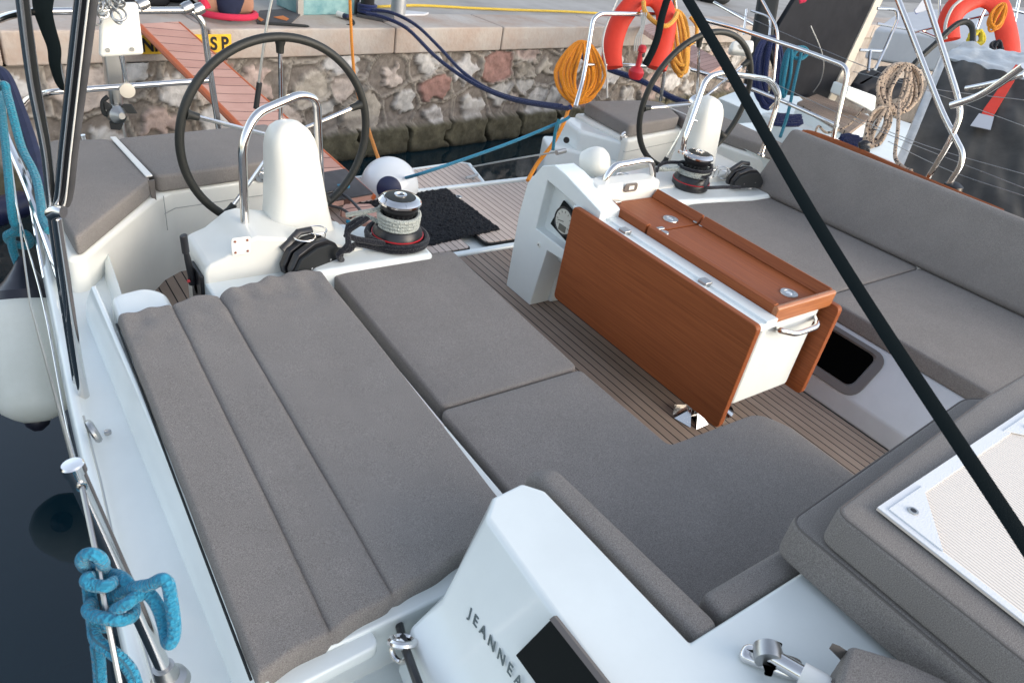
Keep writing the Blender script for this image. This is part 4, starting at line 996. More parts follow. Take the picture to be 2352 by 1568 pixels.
# ---------------- pads stacked on the coachroof, with the white mesh
def pad_poly(z, pts): return [tuple(PZ(u, v_, z))[:2] for u, v_ in pts]
z_a, z_b = .955, 1.06
P1 = pad_poly(z_a, [(1822, 1195), (2235, 925), (2500, 985), (2560, 1560), (2150, 1568)])
vs, fs = slab([(1.60, .60), (2.75, .68), (2.95, .60), (2.95, -.9), (1.60, -.9)], .82, .945, .018, .05, .0)
cush('sun_pad', (vs, fs), 'lower grey-taupe sun pad overhanging the bulkhead at the right', 'sun pads stacked on the coachroof')
c_ = [PZ(1915, 1170, z_b), PZ(2285, 918, z_b)]
vs, fs = slab([(c_[0].x + .0, c_[0].y), (c_[1].x, c_[1].y + .03), (3.0, .60), (3.0, -.9), (c_[0].x - .0, -.9)], .948, z_b, .016, .04, .0)
up = cush('sun_pad', (vs, fs), 'upper taupe sun pad whose top is a white ribbed mesh panel', 'sun pads stacked on the coachroof')
m0, m1, m2 = PZ(2012, 1170, z_b + .006), PZ(2352, 943, z_b + .006), PZ(2352, 1437, z_b + .006)
ex = (m1 - m0).normalized(); ey = (m2 - m0).normalized()
Lx, Ly = 1.1, .95
q = [m0, m0 + ex * Lx, m0 + ex * Lx + ey * Ly, m0 + ey * Ly]
rm = bpy.data.materials.new('white_ribbed'); rm.use_nodes = True
n_, l_ = rm.node_tree.nodes, rm.node_tree.links; b_ = n_['Principled BSDF']; b_.inputs['Roughness'].default_value = .8
tc = n_.new('ShaderNodeUVMap'); wv = n_.new('ShaderNodeTexWave'); wv.bands_direction = 'X'; wv.inputs['Scale'].default_value = 30 ; wv.inputs['Distortion'].default_value = .3; wv.inputs['Detail'].default_value = 1
l_.new(tc.outputs[0], wv.inputs[0]); mx_ = n_.new('ShaderNodeMix'); mx_.data_type = 'RGBA'; l_.new(wv.outputs['Fac'], mx_.inputs[0])
mx_.inputs[6].default_value = (.68, .60, .52, 1); mx_.inputs[7].default_value = (.80, .74, .67, 1); l_.new(mx_.outputs[2], b_.inputs['Base Color'])
bp_ = n_.new('ShaderNodeBump'); bp_.inputs['Distance'].default_value = .003; bp_.inputs['Strength'].default_value = .5; l_.new(wv.outputs['Fac'], bp_.inputs['Height']); l_.new(bp_.outputs[0], b_.inputs['Normal'])
vv = q + [x + V(0, 0, .006) for x in q]
uvq = [(0, 0), (Lx, 0), (Lx, Ly), (0, Ly)]
ms = obj('mesh_panel', vv, [(4, 5, 6, 7), (0, 1, 5, 4), (1, 2, 6, 5), (2, 3, 7, 6), (3, 0, 4, 7)], rm, up, uvs=uvq + uvq, smooth=False)
wht = mat('white_hem', (.72, .73, .74), .8, bump=.5, bscale=300)
def strip(a, b, w_, side):
    d = side.normalized() * w_; return [a, b, b + d, a + d]
g = []
for quad in (strip(m0, m0 + ex * Lx, .036, ey), strip(m0 + ey * .0362, m0 + ey * Ly, .022, ex)):
    g.append(extr([x + V(0, 0, .0065) for x in quad], (0, 0, .003)))
vs, fs, us = join(*g); obj('hem', vs, fs, wht, ms, smooth=False)
for c0_, sx in ((m0, 1), (m0 + ex * .72, -1)):
    tri = [c0_ + ex * .02 * sx + ey * .02, c0_ + ex * .20 * sx + ey * .02, c0_ + ex * .02 * sx + ey * .17] if sx == 1 else [c0_ + ey * .02, c0_ + ex * .2 + ey * .02, c0_ + ex * .12 + ey * .13]
    vs, fs = extr([x + V(0, 0, .0101) for x in tri], (0, 0, .003)); tr = obj('corner_patch', vs, fs, wht, ms, smooth=False)
    cc = c0_ + ex * (.075 if sx == 1 else .10) + ey * .058 + V(0, 0, .013)
    vs, fs = lathe([(.014, 0), (.013, .004), (.008, .004)], tuple(cc), (0, 0, 1), 20); ey_ = obj('eyelet', vs, fs, steeld, tr); vs, fs = lathe([(.008, .0042), (.004, .0045)], tuple(cc), (0, 0, 1), 16); obj('eyelet_hole', vs, fs, black, ey_)

def piping(poly, z, d, rc, par, M=None):
    if sum(poly[i][0] * poly[(i + 1) % len(poly)][1] - poly[(i + 1) % len(poly)][0] * poly[i][1] for i in range(len(poly))) < 0: poly = poly[::-1]
    P = [V(p.x, p.y, z) for p in round_poly([(q.x, q.y) for q in inset([Vector(p[:2]) for p in poly], d)], rc)]
    vs, fs, us = tube(P, .0032, 6, closed=True); obj('piping', vs, fs, fabp, par)
pad_lo = [o_ for o_ in bpy.data.objects if o_.name == 'sun_pad'][0]
piping([(1.60, .60), (2.75, .68), (2.95, .60), (2.95, -.9), (1.60, -.9)], .941, .006, .045, pad_lo)
piping([(c_[0].x + .0, c_[0].y), (c_[1].x, c_[1].y + .03), (3.0, .60), (3.0, -.9), (c_[0].x - .0, -.9)], z_b - .004, .006, .036, up)

# folded fabric, clip and cover at the bottom right
p = PZ(1950, 1480, .90)
prf = [PZ(1952, 1476, .92), PZ(2075, 1512, .92), PZ(2180, 1560, .92), PZ(2260, 1640, .92), PZ(1920, 1700, .92), PZ(1928, 1560, .92)]
o = obj('folded_hood', *slab([(q.x, q.y) for q in prf], .80, .92, .015, .02, .004), fab, angle=80); tag(o, 'folded brown-grey sprayhood corner at the bottom edge, below the mesh pad', 'sprayhood')
vs, fs = extr([PZ(1945, 1510, .86), PZ(1912, 1476, .93), PZ(1928, 1482, .93), PZ(1955, 1500, .90)], (0, 0, -.02)); obj('tab', vs, fs, fabp, o)
A_, B_ = PZ(1745, 1490, .845), PZ(1880, 1568, .86)
d = (B_ - A_).normalized()
vs, fs, us = join(tube([A_ + d * .02, A_ + d * .12, B_ + d * .12], .020, 14))
fx = obj('hood_hinge', vs, fs, steel, Y0)
vs, fs = slab([(A_.x - .045, A_.y + .02), (A_.x + .0, A_.y + .04), (A_.x + .10, A_.y - .07), (A_.x + .04, A_.y - .10)], .802, .83, .012, .03, 0); obj('hinge_base', vs, fs, steel, fx)
vs, fs = lathe([(.032, -.02), (.034, 0), (.032, .02)], tuple(A_ + d * .02), (.7, .7, .1), 20); obj('hinge_knuckle', vs, fs, steeld, fx)
vs, fs = lathe([(.027, 0), (.028, .05), (.024, .06)], tuple(A_ + d * .10), tuple(d), 20); obj('collar', vs, fs, white, fx)

# diagonal webbing strap
sa, sb_ = PF(1562, -30, 2.35), PF(2372, 1275, 1.35)
dst = (sb_ - sa)
vs, fs, us = tube(spline([sa - dst * 1.1, sa, PF(1905, 560, 1.78), sb_, sb_ + dst * .18], 10), .0165, 8, flat=.12, nrm=(cr * .85 + cu * .3))
tag(obj('webbing_strap', vs, fs, webbing, angle=30), 'taut black webbing strap crossing the picture diagonally over the port seats', 'strap')

# ================================================================== loose gear
def rope(name, P, r, m, label, cat='rope', k=6, group=None, parent=None, seg=8):
    vs, fs, us = tube(spline(P, k), r, seg); o = obj(name, vs, fs, m, parent, uvs=us)
    if parent is None: tag(o, label, cat, group)
    return o
# mat on the aft sole
def mat_mesh():
    a, b, c, d = PZ(985, 561, .03), PZ(1150, 523, .03), PZ(1024, 429, .03), PZ(790, 470, .03)
    n1, n2 = 60, 60; vs = []
    for i in range(n1 + 1):
        for j in range(n2 + 1):
            s_, t = i / n1, j / n2; p = a.lerp(b, s_).lerp(d.lerp(c, s_), t)
            ed = min(s_, 1 - s_, t, 1 - t)
            p = p + V(random.uniform(-.006, .006), random.uniform(-.006, .006), random.uniform(-.006, .006) - (.014 if ed == 0 else 0)); vs.append(p)
    fs = [(i * (n2 + 1) + j, (i + 1) * (n2 + 1) + j, (i + 1) * (n2 + 1) + j + 1, i * (n2 + 1) + j + 1) for i in range(n1) for j in range(n2)]
    return vs, fs
tag(obj('door_mat', *mat_mesh(), matm, smooth=False), 'square black bristly mat on the aft teak sole', 'mat')
# gangplank from the quay to the transom
g0, g1 = PZ(790, 470, .10), PZ(330, 55, .66)
gr0, gr1 = PZ(868, 522, .10), PZ(402, 50, .66)
dirg = V(g1.x - g0.x, g1.y - g0.y, 0)
A_, B_ = PZ(735, 470, .12), PZ(322, 55, .66)            # left edge boat / quay
C_, D_ = PZ(856, 448, .12), PZ(408, 50, .66)
def gp(t, s_): return A_.lerp(B_, t).lerp(C_.lerp(D_, t), s_)
GL = thing('gangplank', (A_ + C_) / 2, 'long reddish plank gangway sloping from the quay down to the yacht behind the near wheel', 'gangway')
Mg = frame(A_, C_ - A_, (B_ - A_)); 
plank_w = (C_ - A_).length; plank_l = (B_ - A_).length
vs = [gp(0, 0), gp(0, 1), gp(1, 1), gp(1, 0)]; nz_ = V(0, 0, -.035)
deck = obj('planking', [v for v in vs] + [v + nz_ for v in vs], [(0, 1, 2, 3), (4, 7, 6, 5), (0, 4, 5, 1), (1, 5, 6, 2), (2, 6, 7, 3), (3, 7, 4, 0)], tkg, GL, smooth=False)
vs, fs, us = tube([gp(-.001, 0) + V(-.01, 0, -.02), gp(1, 0) + V(-.01, 0, -.02)], .028, 8); obj('side_edge', vs, fs, ptile, GL)
vs, fs, us = tube([gp(0, 1) + V(.01, 0, -.02), gp(1, 1) + V(.01, 0, -.02)], .022, 8); obj('side_edge', vs, fs, ptile, GL)
qa = [gp(.0, 0), gp(.0, 1), gp(.12, 1), gp(.12, 0)]
vs, fs = extr([x + V(0, 0, .004) for x in qa], (0, 0, .012)); obj('grip_pad', vs, fs, asph, GL)
e = [PZ(780, 485, .10), PZ(868, 523, .07), PZ(880, 492, .09), PZ(850, 470, .11), PZ(792, 470, .12)]
vs, fs = extr([x - V(0, 0, .04) for x in e], (0, 0, .05)); obj('plank_tip', vs, fs, tkg, GL, bevel=.01)
for pts in ([(742, 445), (770, 440), (800, 455), (832, 488)], [(745, 470), (780, 478), (800, 490), (805, 500)]):
    vs, fs, us = tube(spline([PZ(u, v_, .16) for u, v_ in pts], 6), .010, 8); obj('wheel_strap', vs, fs, black, GL)
rope('plank_line', [PZ(795, 508, .10), PZ(815, 512, .09), PZ(830, 509, .09)], .014, r_teal2, 'short blue rope end at the tip of the gangplank beside the winch')

# winch ropes
def spiral(c, r0, r1, z0, z1, turns, a0=0, k=20, jit=.0):
    return [c + V(math.cos(a0 + 2 * math.pi * turns * i / (k * turns)) * (r0 + (r1 - r0) * i / (k * turns)), math.sin(a0 + 2 * math.pi * turns * i / (k * turns)) * (r0 + (r1 - r0) * i / (k * turns)), z0 + (z1 - z0) * i / (k * turns) + jit * math.sin(i * .7)) for i in range(int(k * turns) + 1)]
P = [WS + V(-.22, .10, .10), WS + V(-.15, .09, .13)] + spiral(WS, .098, .106, .100, .178, 4, R(150), 18, .003) + [WS + V(-.13, .06, .17), WS + V(-.2, .09, .15), WS + V(-.24, .12, .13)]
rope('sheet_rope', P, .0125, r_gry, 'pale grey flecked rope wound four turns around the starboard winch', 'rope', 2)
P = [PZ(740, 573, .53), PZ(800, 575, .53), WS + V(-.26, -.05, .05)] + spiral(WS, .155, .16, .018, .055, 2, R(215), 18, .004) + [PZ(795, 540, .62), PZ(845, 500, .72), PZ(800, 520, .66), PZ(800, 560, .60), PZ(778, 585, .55), PZ(785, 597, .50)]
rope('black_line', P, .0155, r_blk, 'black rope looped around the foot of the starboard winch and led to its clutch', 'rope', 3)
P = [WQ + V(-.27, .12, .12), WQ + V(-.2, .08, .12), WQ + V(-.13, .04, .13)] + spiral(WQ, .105, .11, .11, .15, 3, R(160), 18, .004) + [WQ + V(-.15, .07, .12), WQ + V(-.24, .13, .10)]
rope('sheet_rope', P, .0145, r_gry, 'pale grey flecked rope wound around the port winch', 'rope', 2)
P = [PZ(1700, 430, .60), PZ(1660, 430, .60), PZ(1620, 430, .62), WQ + V(.0, -.14, .12)] + spiral(WQ, .115, .12, .13, .17, 1.3, R(250), 18) + [WQ + V(-.14, .10, .16), WQ + V(-.24, .12, .14), WQ + V(-.28, .10, .10)]
rope('black_line', P, .013, r_blk, 'black rope from the port winch to its clutch', 'rope', 3)

# fenders
def fender(name, P0, P1, r, m, label):
    ax = (P1 - P0); L_ = ax.length; prof_ = []
    for t, k_ in ((0, .30), (.03, .55), (.08, .82), (.15, .97), (.25, 1.0), (.5, 1.0), (.75, 1.0), (.86, .96), (.93, .80), (.98, .5), (1.0, .22)): prof_.append((r * k_, L_ * t))
    o = obj(name, *lathe(prof_, tuple(P0), tuple(ax), 40), m); tag(o, label, 'fender')
    an = ax.normalized()
    vs, fs = lathe([(r * .10, -L_ * .07), (r * .28, -L_ * .03), (r * .32, 0), (r * .1, .02)], tuple(P0), tuple(an), 20); obj('fender_tail', vs, fs, fendk, o)
    return o
f0, f1 = PF(86, 968, 3.75), PF(58, 668, 3.75)
fo = fender('fender', f0, f1, .178, fendw, 'long white cylindrical fender with black top hanging at the far left')
an = (f1 - f0).normalized()
vs, fs = lathe([(.145, -.05), (.140, -.005), (.09, .05), (.05, .11), (.035, .14), (.03, .17)], tuple(f1), tuple(an), 32); obj('fender_head', vs, fs, fendk, fo)
top_ = f1 + an * .16
P = [top_ + V(-.02, 0, -.04), top_ + V(-.03, 0, .06), top_ + V(-.02, 0, .14), top_ + V(.03, -.02, .15), top_ + V(.05, 0, .10), top_ + V(.03, .02, .06), top_ + V(-.03, .02, .09), top_ + V(-.04, 0, .14), top_ + V(0, -.02, .18), top_ + V(.0, 0, .26), PF(12, 330, 3.7), PF(2, 240, 3.8), PF(-10, 190, 3.9)]
rope('fender_line', P, .020, r_teal, 'teal rope knotted to the top of the long white fender', 'rope', 5)
P = [PF(-12, 205, 3.2), PF(10, 195, 3.15), PF(16, 215, 3.15), PF(28, 260, 3.12), PF(50, 340, 3.1), PF(75, 390, 3.05), PF(88, 430, 3.0), PF(98, 500, 2.9), PF(112, 530, 2.85)]
rope('teal_line', P, .017, r_teal, 'teal rope running down beside the left chrome bimini legs', 'rope')
P = [PF(-10, 160, 3.5), PF(15, 180, 3.45), PF(40, 240, 3.4), PF(65, 310, 3.3), PF(85, 380, 3.2), PF(92, 430, 3.1)]
rope('navy_sleeve', P, .027, navyf, 'thick navy fabric sleeve hanging behind the teal rope at the left edge', 'sleeve')
o = fender('blue_fender', PF(-40, 500, 5.2), PF(66, 462, 5.6), .10, fendb, 'small navy fender low at the left edge beyond the rail')
# ball fender at the platform
pc = PZ(896, 415, -.10); pc = PF(895, 427, 5.75)
nb_ = V(.05, -.75, .30).normalized()
rb_ = .222
prof_ = [(rb_ * math.sin(R(t)), -rb_ * math.cos(R(t))) for t in range(0, 181, 9)]
bf_ = obj('ball_fender', *lathe(prof_, tuple(pc), tuple(nb_), 48), mat('white_ball', (.72, .74, .75), .3, coat=.3)); tag(bf_, 'round white ball fender with navy patch floating behind the bathing platform', 'fender')
prof_ = [((rb_ + .003) * math.sin(R(t)), (rb_ + .003) * math.cos(R(t))) for t in range(24, -1, -6)]
vs, fs = lathe([((rb_ - .004) * math.sin(R(25)), (rb_ - .004) * math.cos(R(25)))] + prof_, tuple(pc), tuple(((CAM - pc).normalized() + V(-.02, 0, -.10)).normalized()), 32); obj('navy_patch', vs, fs, fendb, bf_)
rope('orange_line', [PF(803, -25, 7.2), PF(806, 60, 7.2), PF(810, 130, 7.15), PF(818, 200, 7.05), PF(838, 270, 6.8), PF(868, 362, 5.9), PF(878, 372, 5.75)], .015, r_or, 'thin orange rope hanging straight down to the white ball fender', 'rope')
# mooring ropes
pb = PZ(848, 42, .62)
def sag(a, b, d, n=9): return [a.lerp(b, i / (n - 1)) - V(0, 0, d * 4 * (i / (n - 1)) * (1 - i / (n - 1))) for i in range(n)]
navyP = [(842, 32, 7.9), (880, 40, 7.85), (935, 66, 7.75), (1000, 130, 7.5), (1060, 175, 7.25), (1120, 208, 7.0), (1190, 232, 6.7), (1290, 248, 6.2), (1310, 246, 6.1)]
rope('mooring_rope', [PF(*q) for q in navyP], .020, r_navy, 'navy mooring rope, lower of the two led from the black bollard to the yacht stern', 'rope', 5, 'mooring ropes from the bollard')
rope('mooring_rope', [PF(855, 24, 8.0), PF(900, 30, 7.95), PF(955, 58, 7.8), PF(1010, 110, 7.6), PF(1062, 165, 7.3), PF(1122, 205, 7.03), PF(1192, 229, 6.72), PF(1290, 244, 6.2)], .018, r_navy, 'navy mooring rope, upper of the two led from the black bollard to the yacht stern', 'rope', 5, 'mooring ropes from the bollard')
rope('mooring_rope', [PF(1310, 112, 9.2), PF(1340, 132, 8.9), PF(1400, 160, 8.5), PF(1470, 185, 8.2), PF(1545, 225, 7.9), PF(1620, 250, 7.6)], .032, r_navy, 'navy mooring rope from the iron ring passing behind the orange lifebuoy', 'rope')
rope('stern_line', [PF(712, 423, 5.4), PF(745, 426, 5.35), PF(780, 428, 5.3), PF(800, 428, 5.25)], .016, r_teal2, 'short blue rope stretch left of the ball fender', 'rope')
rope('stern_line', [PZ(905, 415, .03), PF(960, 401, 5.45), PF(1060, 368, 5.6), PF(1180, 325, 5.75), PF(1288, 280, 5.85), PF(1308, 268, 5.85)], .0125, r_teal2, 'taut blue rope from the platform cleat up to the port transom corner', 'rope')
rope('teal_tail', [PF(1284, 275, 5.8), PF(1276, 300, 5.8), PF(1270, 345, 5.8)], .013, r_teal, 'teal rope end hanging below the port transom corner', 'rope')
rope('wire_stay', [PZ(1086, 383, .03), PZ(1190, 364, .30), PZ(1282, 349, .45)], .007, r_wht, 'thin white stay from platform corner to the port transom', 'wire')
vs, fs, us = tube([PZ(1278, 351, .46), PZ(1298, 346, .47)], .02, 10); tag(obj('wire_terminal', vs, fs, steeld), 'small steel terminal at the end of the platform stay', 'fitting')
rope('teal_knot', [PF(465, 185, 6.3), PF(485, 200, 6.2), PF(492, 240, 6.2), PF(502, 290, 6.3)], .020, r_teal, 'teal rope tied under the corner of the starboard pushpit', 'rope')
rope('teal_tail', [PF(485, 205, 6.2), PF(510, 240, 6.3), PF(540, 280, 6.5)], .014, r_teal, 'loose teal rope end trailing right over the gangplank', 'rope')

# coiled ropes
def coil_path(c, ux, uy, loops, wob, k=26, lean=0.0, pinch=.0):
    """a hanging skein: every loop passes the same top point, widths and lengths differ"""
    out = []; rg = random.Random(loops * 7 + int(abs(c[0]) * 100))
    Wl = [(.12 + .88 * ((i * .618) % 1)) for i in range(loops + 1)]; Hl = [1 - wob * rg.random() for _ in range(loops + 1)]; Sx = [rg.uniform(-.16, .16) for _ in range(loops + 1)]
    for i in range(loops * k):
        t = 2 * math.pi * i / k + math.pi / 2; L_ = i / k; a_ = int(L_); f_ = L_ - a_
        w_ = Wl[a_] * (1 - f_) + Wl[a_ + 1] * f_; h_ = Hl[a_] * (1 - f_) + Hl[a_ + 1] * f_; sx_ = Sx[a_] * (1 - f_) + Sx[a_ + 1] * f_
        y = (math.sin(t) - 1) * h_ + 1; x = math.cos(t) * w_ * (1 - pinch * max(0, y) ** 1) + sx_ * (1 - y) * .5 + sx_ * .6
        out.append(Vector(c) + ux * x + uy * y + cf * (.035 * math.sin(L_ * 2.1 + t * .3)))
    return out
def coil(name, u, v_, d, w_px, h_px, loops, r, m, label, tilt=0.0, wob=.14, pinch=.3, extra=None):
    c = PF(u, v_, d); k = d / F_D; ux, uy = cr * (w_px / 2 * k), cu * (h_px / 2 * k)
    ca, sa_ = math.cos(R(tilt)), math.sin(R(tilt)); ax = cr * ca + cu * sa_; ay = -cr * sa_ + cu * ca
    P = coil_path(c, ax * (w_px / 2 * k), ay * (h_px / 2 * k), loops, wob, pinch=pinch)
    vs, fs, us = tube(P, r, 8); return tag(obj(name, vs, fs, m, uvs=us), label, 'coiled rope')
co1 = coil('rope_coil', 1331, 170, 6.35, 118, 142, 28, .0135, r_or, 'big orange rope coil hanging on the left post of the port pushpit', tilt=-6, wob=.18, pinch=.45)
rope('coil_tail', [PF(1340, 235, 6.2), PF(1310, 245, 6.2), PF(1296, 280, 6.1), PF(1270, 330, 6.0), PF(1235, 375, 5.9), PF(1212, 415, 5.8)], .016, r_or, 'orange rope running from the coil down to the water by the transom', 'rope')
co2 = coil('rope_coil', 1560, 105, 6.55, 62, 158, 12, .016, r_yel, 'yellow-orange rope coil hanging right of the orange lifebuoy', tilt=8, wob=.25, pinch=-.25)
rope('coil_neck', [PF(1585, 40, 6.5), PF(1600, 60, 6.5), PF(1597, 90, 6.5), PF(1582, 105, 6.5)], .016, r_yel, 'loose yellow-orange loop at the top right of that coil', 'rope')
rope('coil_end', [PF(1478, 5, 6.4), PF(1482, 28, 6.35), PF(1505, 52, 6.3), PF(1530, 60, 6.3), PF(1548, 46, 6.35), PF(1555, 30, 6.4)], .020, r_yel, 'thick yellow-orange rope sagging across the front of the lifebuoy', 'rope')
co3 = coil('rope_coil', 1765, 172, 6.7, 76, 165, 12, .021, r_navy, 'navy rope coil hung over the port side rail', tilt=-4, wob=.2, pinch=0)
co4 = coil('rope_coil', 1805, 175, 6.5, 34, 130, 3, .015, r_teal, 'thin teal rope loops tied over the port side rail', tilt=-8, wob=.3, pinch=.3)
rope('teal_drop', [PF(1842, 115, 6.5), PF(1825, 190, 6.45), PF(1810, 260, 6.4), PF(1792, 315, 6.35)], .014, r_teal, 'teal rope end with a knot dropping from the port side rail', 'rope')
rope('teal_hitch', [PF(1818, 112, 6.5), PF(1845, 110, 6.5), PF(1855, 122, 6.5), PF(1840, 135, 6.5), PF(1822, 130, 6.5), PF(1835, 112, 6.5)], .017, r_teal, 'teal hitch around the port side rail', 'knot')
co5 = coil('rope_coil', 2060, 212, 6.0, 124, 128, 18, .0150, r_bei, 'beige black-flecked rope coil hanging from the port lifeline', tilt=-18, wob=.25, pinch=.2)
co6 = coil('rope_coil', 2014, 298, 5.9, 62, 100, 9, .0140, r_bei, 'lower small bight of the beige black-flecked rope', tilt=-22, wob=.25, pinch=0)
rope('coil_end', [PF(2066, 230, 5.9), PF(2062, 300, 5.8), PF(2056, 360, 5.7), PF(2075, 385, 5.6), PF(2095, 393, 5.5)], .015, r_bei, 'free end of the beige rope dropping to the coaming', 'rope')
rope('coil_end', [PF(2000, 265, 6.1), PF(1985, 250, 6.2), PF(1970, 265, 6.2), PF(1945, 290, 6.2), PF(1900, 305, 6.2), PF(1880, 290, 6.2), PF(1868, 310, 6.2), PF(1845, 300, 6.3)], .010, r_bei, 'thin beige flecked line lying across the neighbouring deck', 'rope')
for k_, (lab, u, v_) in enumerate((('dark navy rope heap on the neighbouring side deck, left one', 1812, 275), ('dark navy rope heap on the neighbouring side deck, beneath the beige bight', 1965, 320))):
    P = [PF(u + random.uniform(-38, 38), v_ + random.uniform(-10, 12), 6.8) for _ in range(26)]
    rope('rope_heap', P, .026, r_navy, lab, 'rope', 5)
for k_, (lab, u, v_, d, n_l) in enumerate((('black block and line at the foot of the beige rope', 1985, 338, 5.7, 7),)):
    P = [PF(u + random.uniform(-9, 9), v_ + random.uniform(-7, 10), d) for _ in range(n_l * 2)]
    rope('black_block', P, .03, black, lab, 'block', 4)

# blue rope knot on the near lifeline
K = [(262, 1330, 2.18), (240, 1300, 2.16), (212, 1278, 2.13), (192, 1285, 2.11), (189, 1305, 2.10), (205, 1318, 2.12), (226, 1320, 2.15), (240, 1305, 2.16)]
def kp(L): return [PF(u, v_, d) for u, v_, d in L]
zk = 1.52
# work in a local depth near the lifeline at that place
dk = (PZ(225, 1290, 1.03) - CAM).dot(-cf)
def kd(L): return [PF(u, v_, dk + o_) for u, v_, o_ in L]
segs = [
 [(213, 1310, .03), (195, 1300, .01), (188, 1285, -.02), (200, 1272, -.03), (222, 1275, -.03), (236, 1290, -.01), (238, 1305, .02), (250, 1318, .03), (272, 1322, .02), (290, 1335, .0), (300, 1352, .0), (304, 1375, .02)],
 [(262, 1335, .0), (245, 1345, -.03), (225, 1345, -.03), (200, 1338, -.03), (202, 1326, -.02), (218, 1326, .02), (240, 1326, .02)],
 [(204, 1348, .02), (207, 1375, .02), (212, 1400, .0)],
 [(245, 1382, .02), (262, 1368, .01), (290, 1353, .0), (318, 1347, -.02), (345, 1342, -.03), (370, 1330, -.04), (385, 1338, -.04), (392, 1370, -.04), (399, 1420, -.04), (400, 1455, -.04), (392, 1476, -.04), (384, 1470, -.03), (378, 1440, -.02), (366, 1400, -.02), (350, 1372, -.02), (335, 1362, -.02), (312, 1370, -.03), (292, 1385, -.04), (268, 1398, -.03), (262, 1410, .0), (240, 1440, .02)],
 [(212, 1385, .0), (202, 1398, -.02), (210, 1410, -.03), (235, 1418, -.04), (262, 1422, -.04), (285, 1422, -.03), (305, 1412, -.01), (306, 1390, .02)],
 [(212, 1410, .01), (215, 1440, .01), (222, 1470, -.01), (255, 1495, -.02), (285, 1520, -.02), (305, 1550, -.02), (320, 1600, -.02)],
 [(222, 1480, .02), (228, 1530, .03), (232, 1600, .03)]]
g = []
for sgm in segs:
    g.append(tube(spline(kd(sgm), 6), .0130 * dk / 1.5, 16))
vs, fs, us = join(*g)
ko = obj('blue_knot', vs, fs, r_teal2, uvs=us); tag(ko, 'thick bright blue rope knotted around the near lifeline at lower left', 'knot')

# lifebuoy (horseshoe) with strap, light and whistle
def horseshoe(pts, d, rr, label, flat=.5):
    P = spline([PF(u, v_, d + o_) for u, v_, o_ in pts], 7)
    n = len(P); vs, fs, us = tube(P, lambda t: rr, 18, flat=flat, nrm=cr); o = obj('lifebuoy', vs, fs, orange); return tag(o, label, 'lifebuoy')
lb = horseshoe([(1407, 156, 0), (1405, 125, 0), (1410, 90, 0), (1424, 50, 0), (1446, 18, 0), (1475, -6, 0), (1505, -4, 0), (1526, 22, 0), (1530, 60, 0), (1522, 105, 0), (1508, 158, 0)], 6.45, .088, 'orange horseshoe lifebuoy hanging on the port pushpit beside the big orange coil')
vs, fs, us = tube(spline([PF(1535, -10, 6.25), PF(1520, 40, 6.22), PF(1512, 80, 6.2), PF(1500, 115, 6.2), PF(1482, 150, 6.2)], 6), .030, 8, flat=.25, nrm=cr); obj('black_strap', vs, fs, webbing, lb)
vs, fs, us = tube(spline([PF(1420, -5, 6.3), PF(1400, 40, 6.3), PF(1388, 75, 6.3), PF(1384, 110, 6.3), PF(1392, 160, 6.4), PF(1395, 225, 6.45)], 6), .009, 6); obj('white_cord', vs, fs, r_wht, lb)
q = PF(1463, 128, 6.15)
rl_ = obj('buoy_light', *lathe([(.02, -.12), (.045, -.17), (.062, -.145), (.065, -.11), (.045, -.08), (.022, -.07), (.022, .04), (.034, .05), (.034, .085), (.02, .10)], tuple(PF(1466, 150, 6.15) + V(0, 0, .06)), tuple(V(.02, 0, 1)), 24), red); tag(rl_, 'red buoy light with round base hanging in front of the lifebuoy opening', 'buoy light')
vs, fs = lathe([(.028, 0), (.03, .02), (.028, .04)], tuple(PF(1472, 130, 6.12)), (0, 0, 1), 16); obj('black_ring', vs, fs, black, rl_)
g = [tube(spline([PF(1478 + a, 30, 6.2), PF(1476 + a * .5, 60, 6.2), PF(1466 + a, 90, 6.2), PF(1464 + a * 1.2, 118, 6.2)], 5), .006, 6) for a in (-6, -2, 2, 7)]
vs, fs, us = join(*g); tag(obj('white_lanyard', vs, fs, r_wht, uvs=us), 'tangled thin white lanyard above the red buoy light', 'cord')

# outboard motor leg and propeller, under the pad
om = PY(258, 130, 5.05)
ob_ = obj('outboard_motor', *join(extr([PY(238, 118, 5.0), PY(282, 118, 5.0), PY(283, 200, 5.0), PY(250, 205, 5.0)], (0, .10, 0)), tube([PY(262, 195, 5.05), PY(268, 245, 5.05), PY(272, 258, 5.05)], .04, 10))[:2], steeld, bevel=.01)
tag(ob_, 'grey outboard motor leg hanging under the white mounting pad on the starboard pushpit', 'outboard motor')
hubc = PY(266, 262, 5.0); vs, fs = lathe([(.03, -.08), (.05, -.04), (.055, .03), (.02, .07)], tuple(hubc), (.3, -.9, .1), 20); obj('propeller_hub', vs, fs, steeld, ob_)
for pts in ([(268, 252), (282, 240), (300, 241), (314, 262), (296, 262)], [(262, 270), (250, 280), (254, 298), (276, 300), (283, 282), (275, 268)], [(256, 245), (238, 232), (240, 250), (252, 262)]):
    vs, fs = extr([PY(u, v_, 4.98) for u, v_ in pts], (.01, .015, .0)); obj('propeller_blade', vs, fs, rubber, ob_, bevel=.004)
vs, fs, us = tube(spline([PY(248, 222, 5.0), PY(236, 235, 5.0), PY(240, 260, 5.0), PY(256, 266, 5.0)], 6), .014, 8); obj('propeller_guard', vs, fs, rubber, ob_)
vs, fs, us = tube([PY(282, 285, 5.0), PY(290, 318, 5.0)], .015, 8, flat=.4); obj('skeg', vs, fs, steeld, ob_)
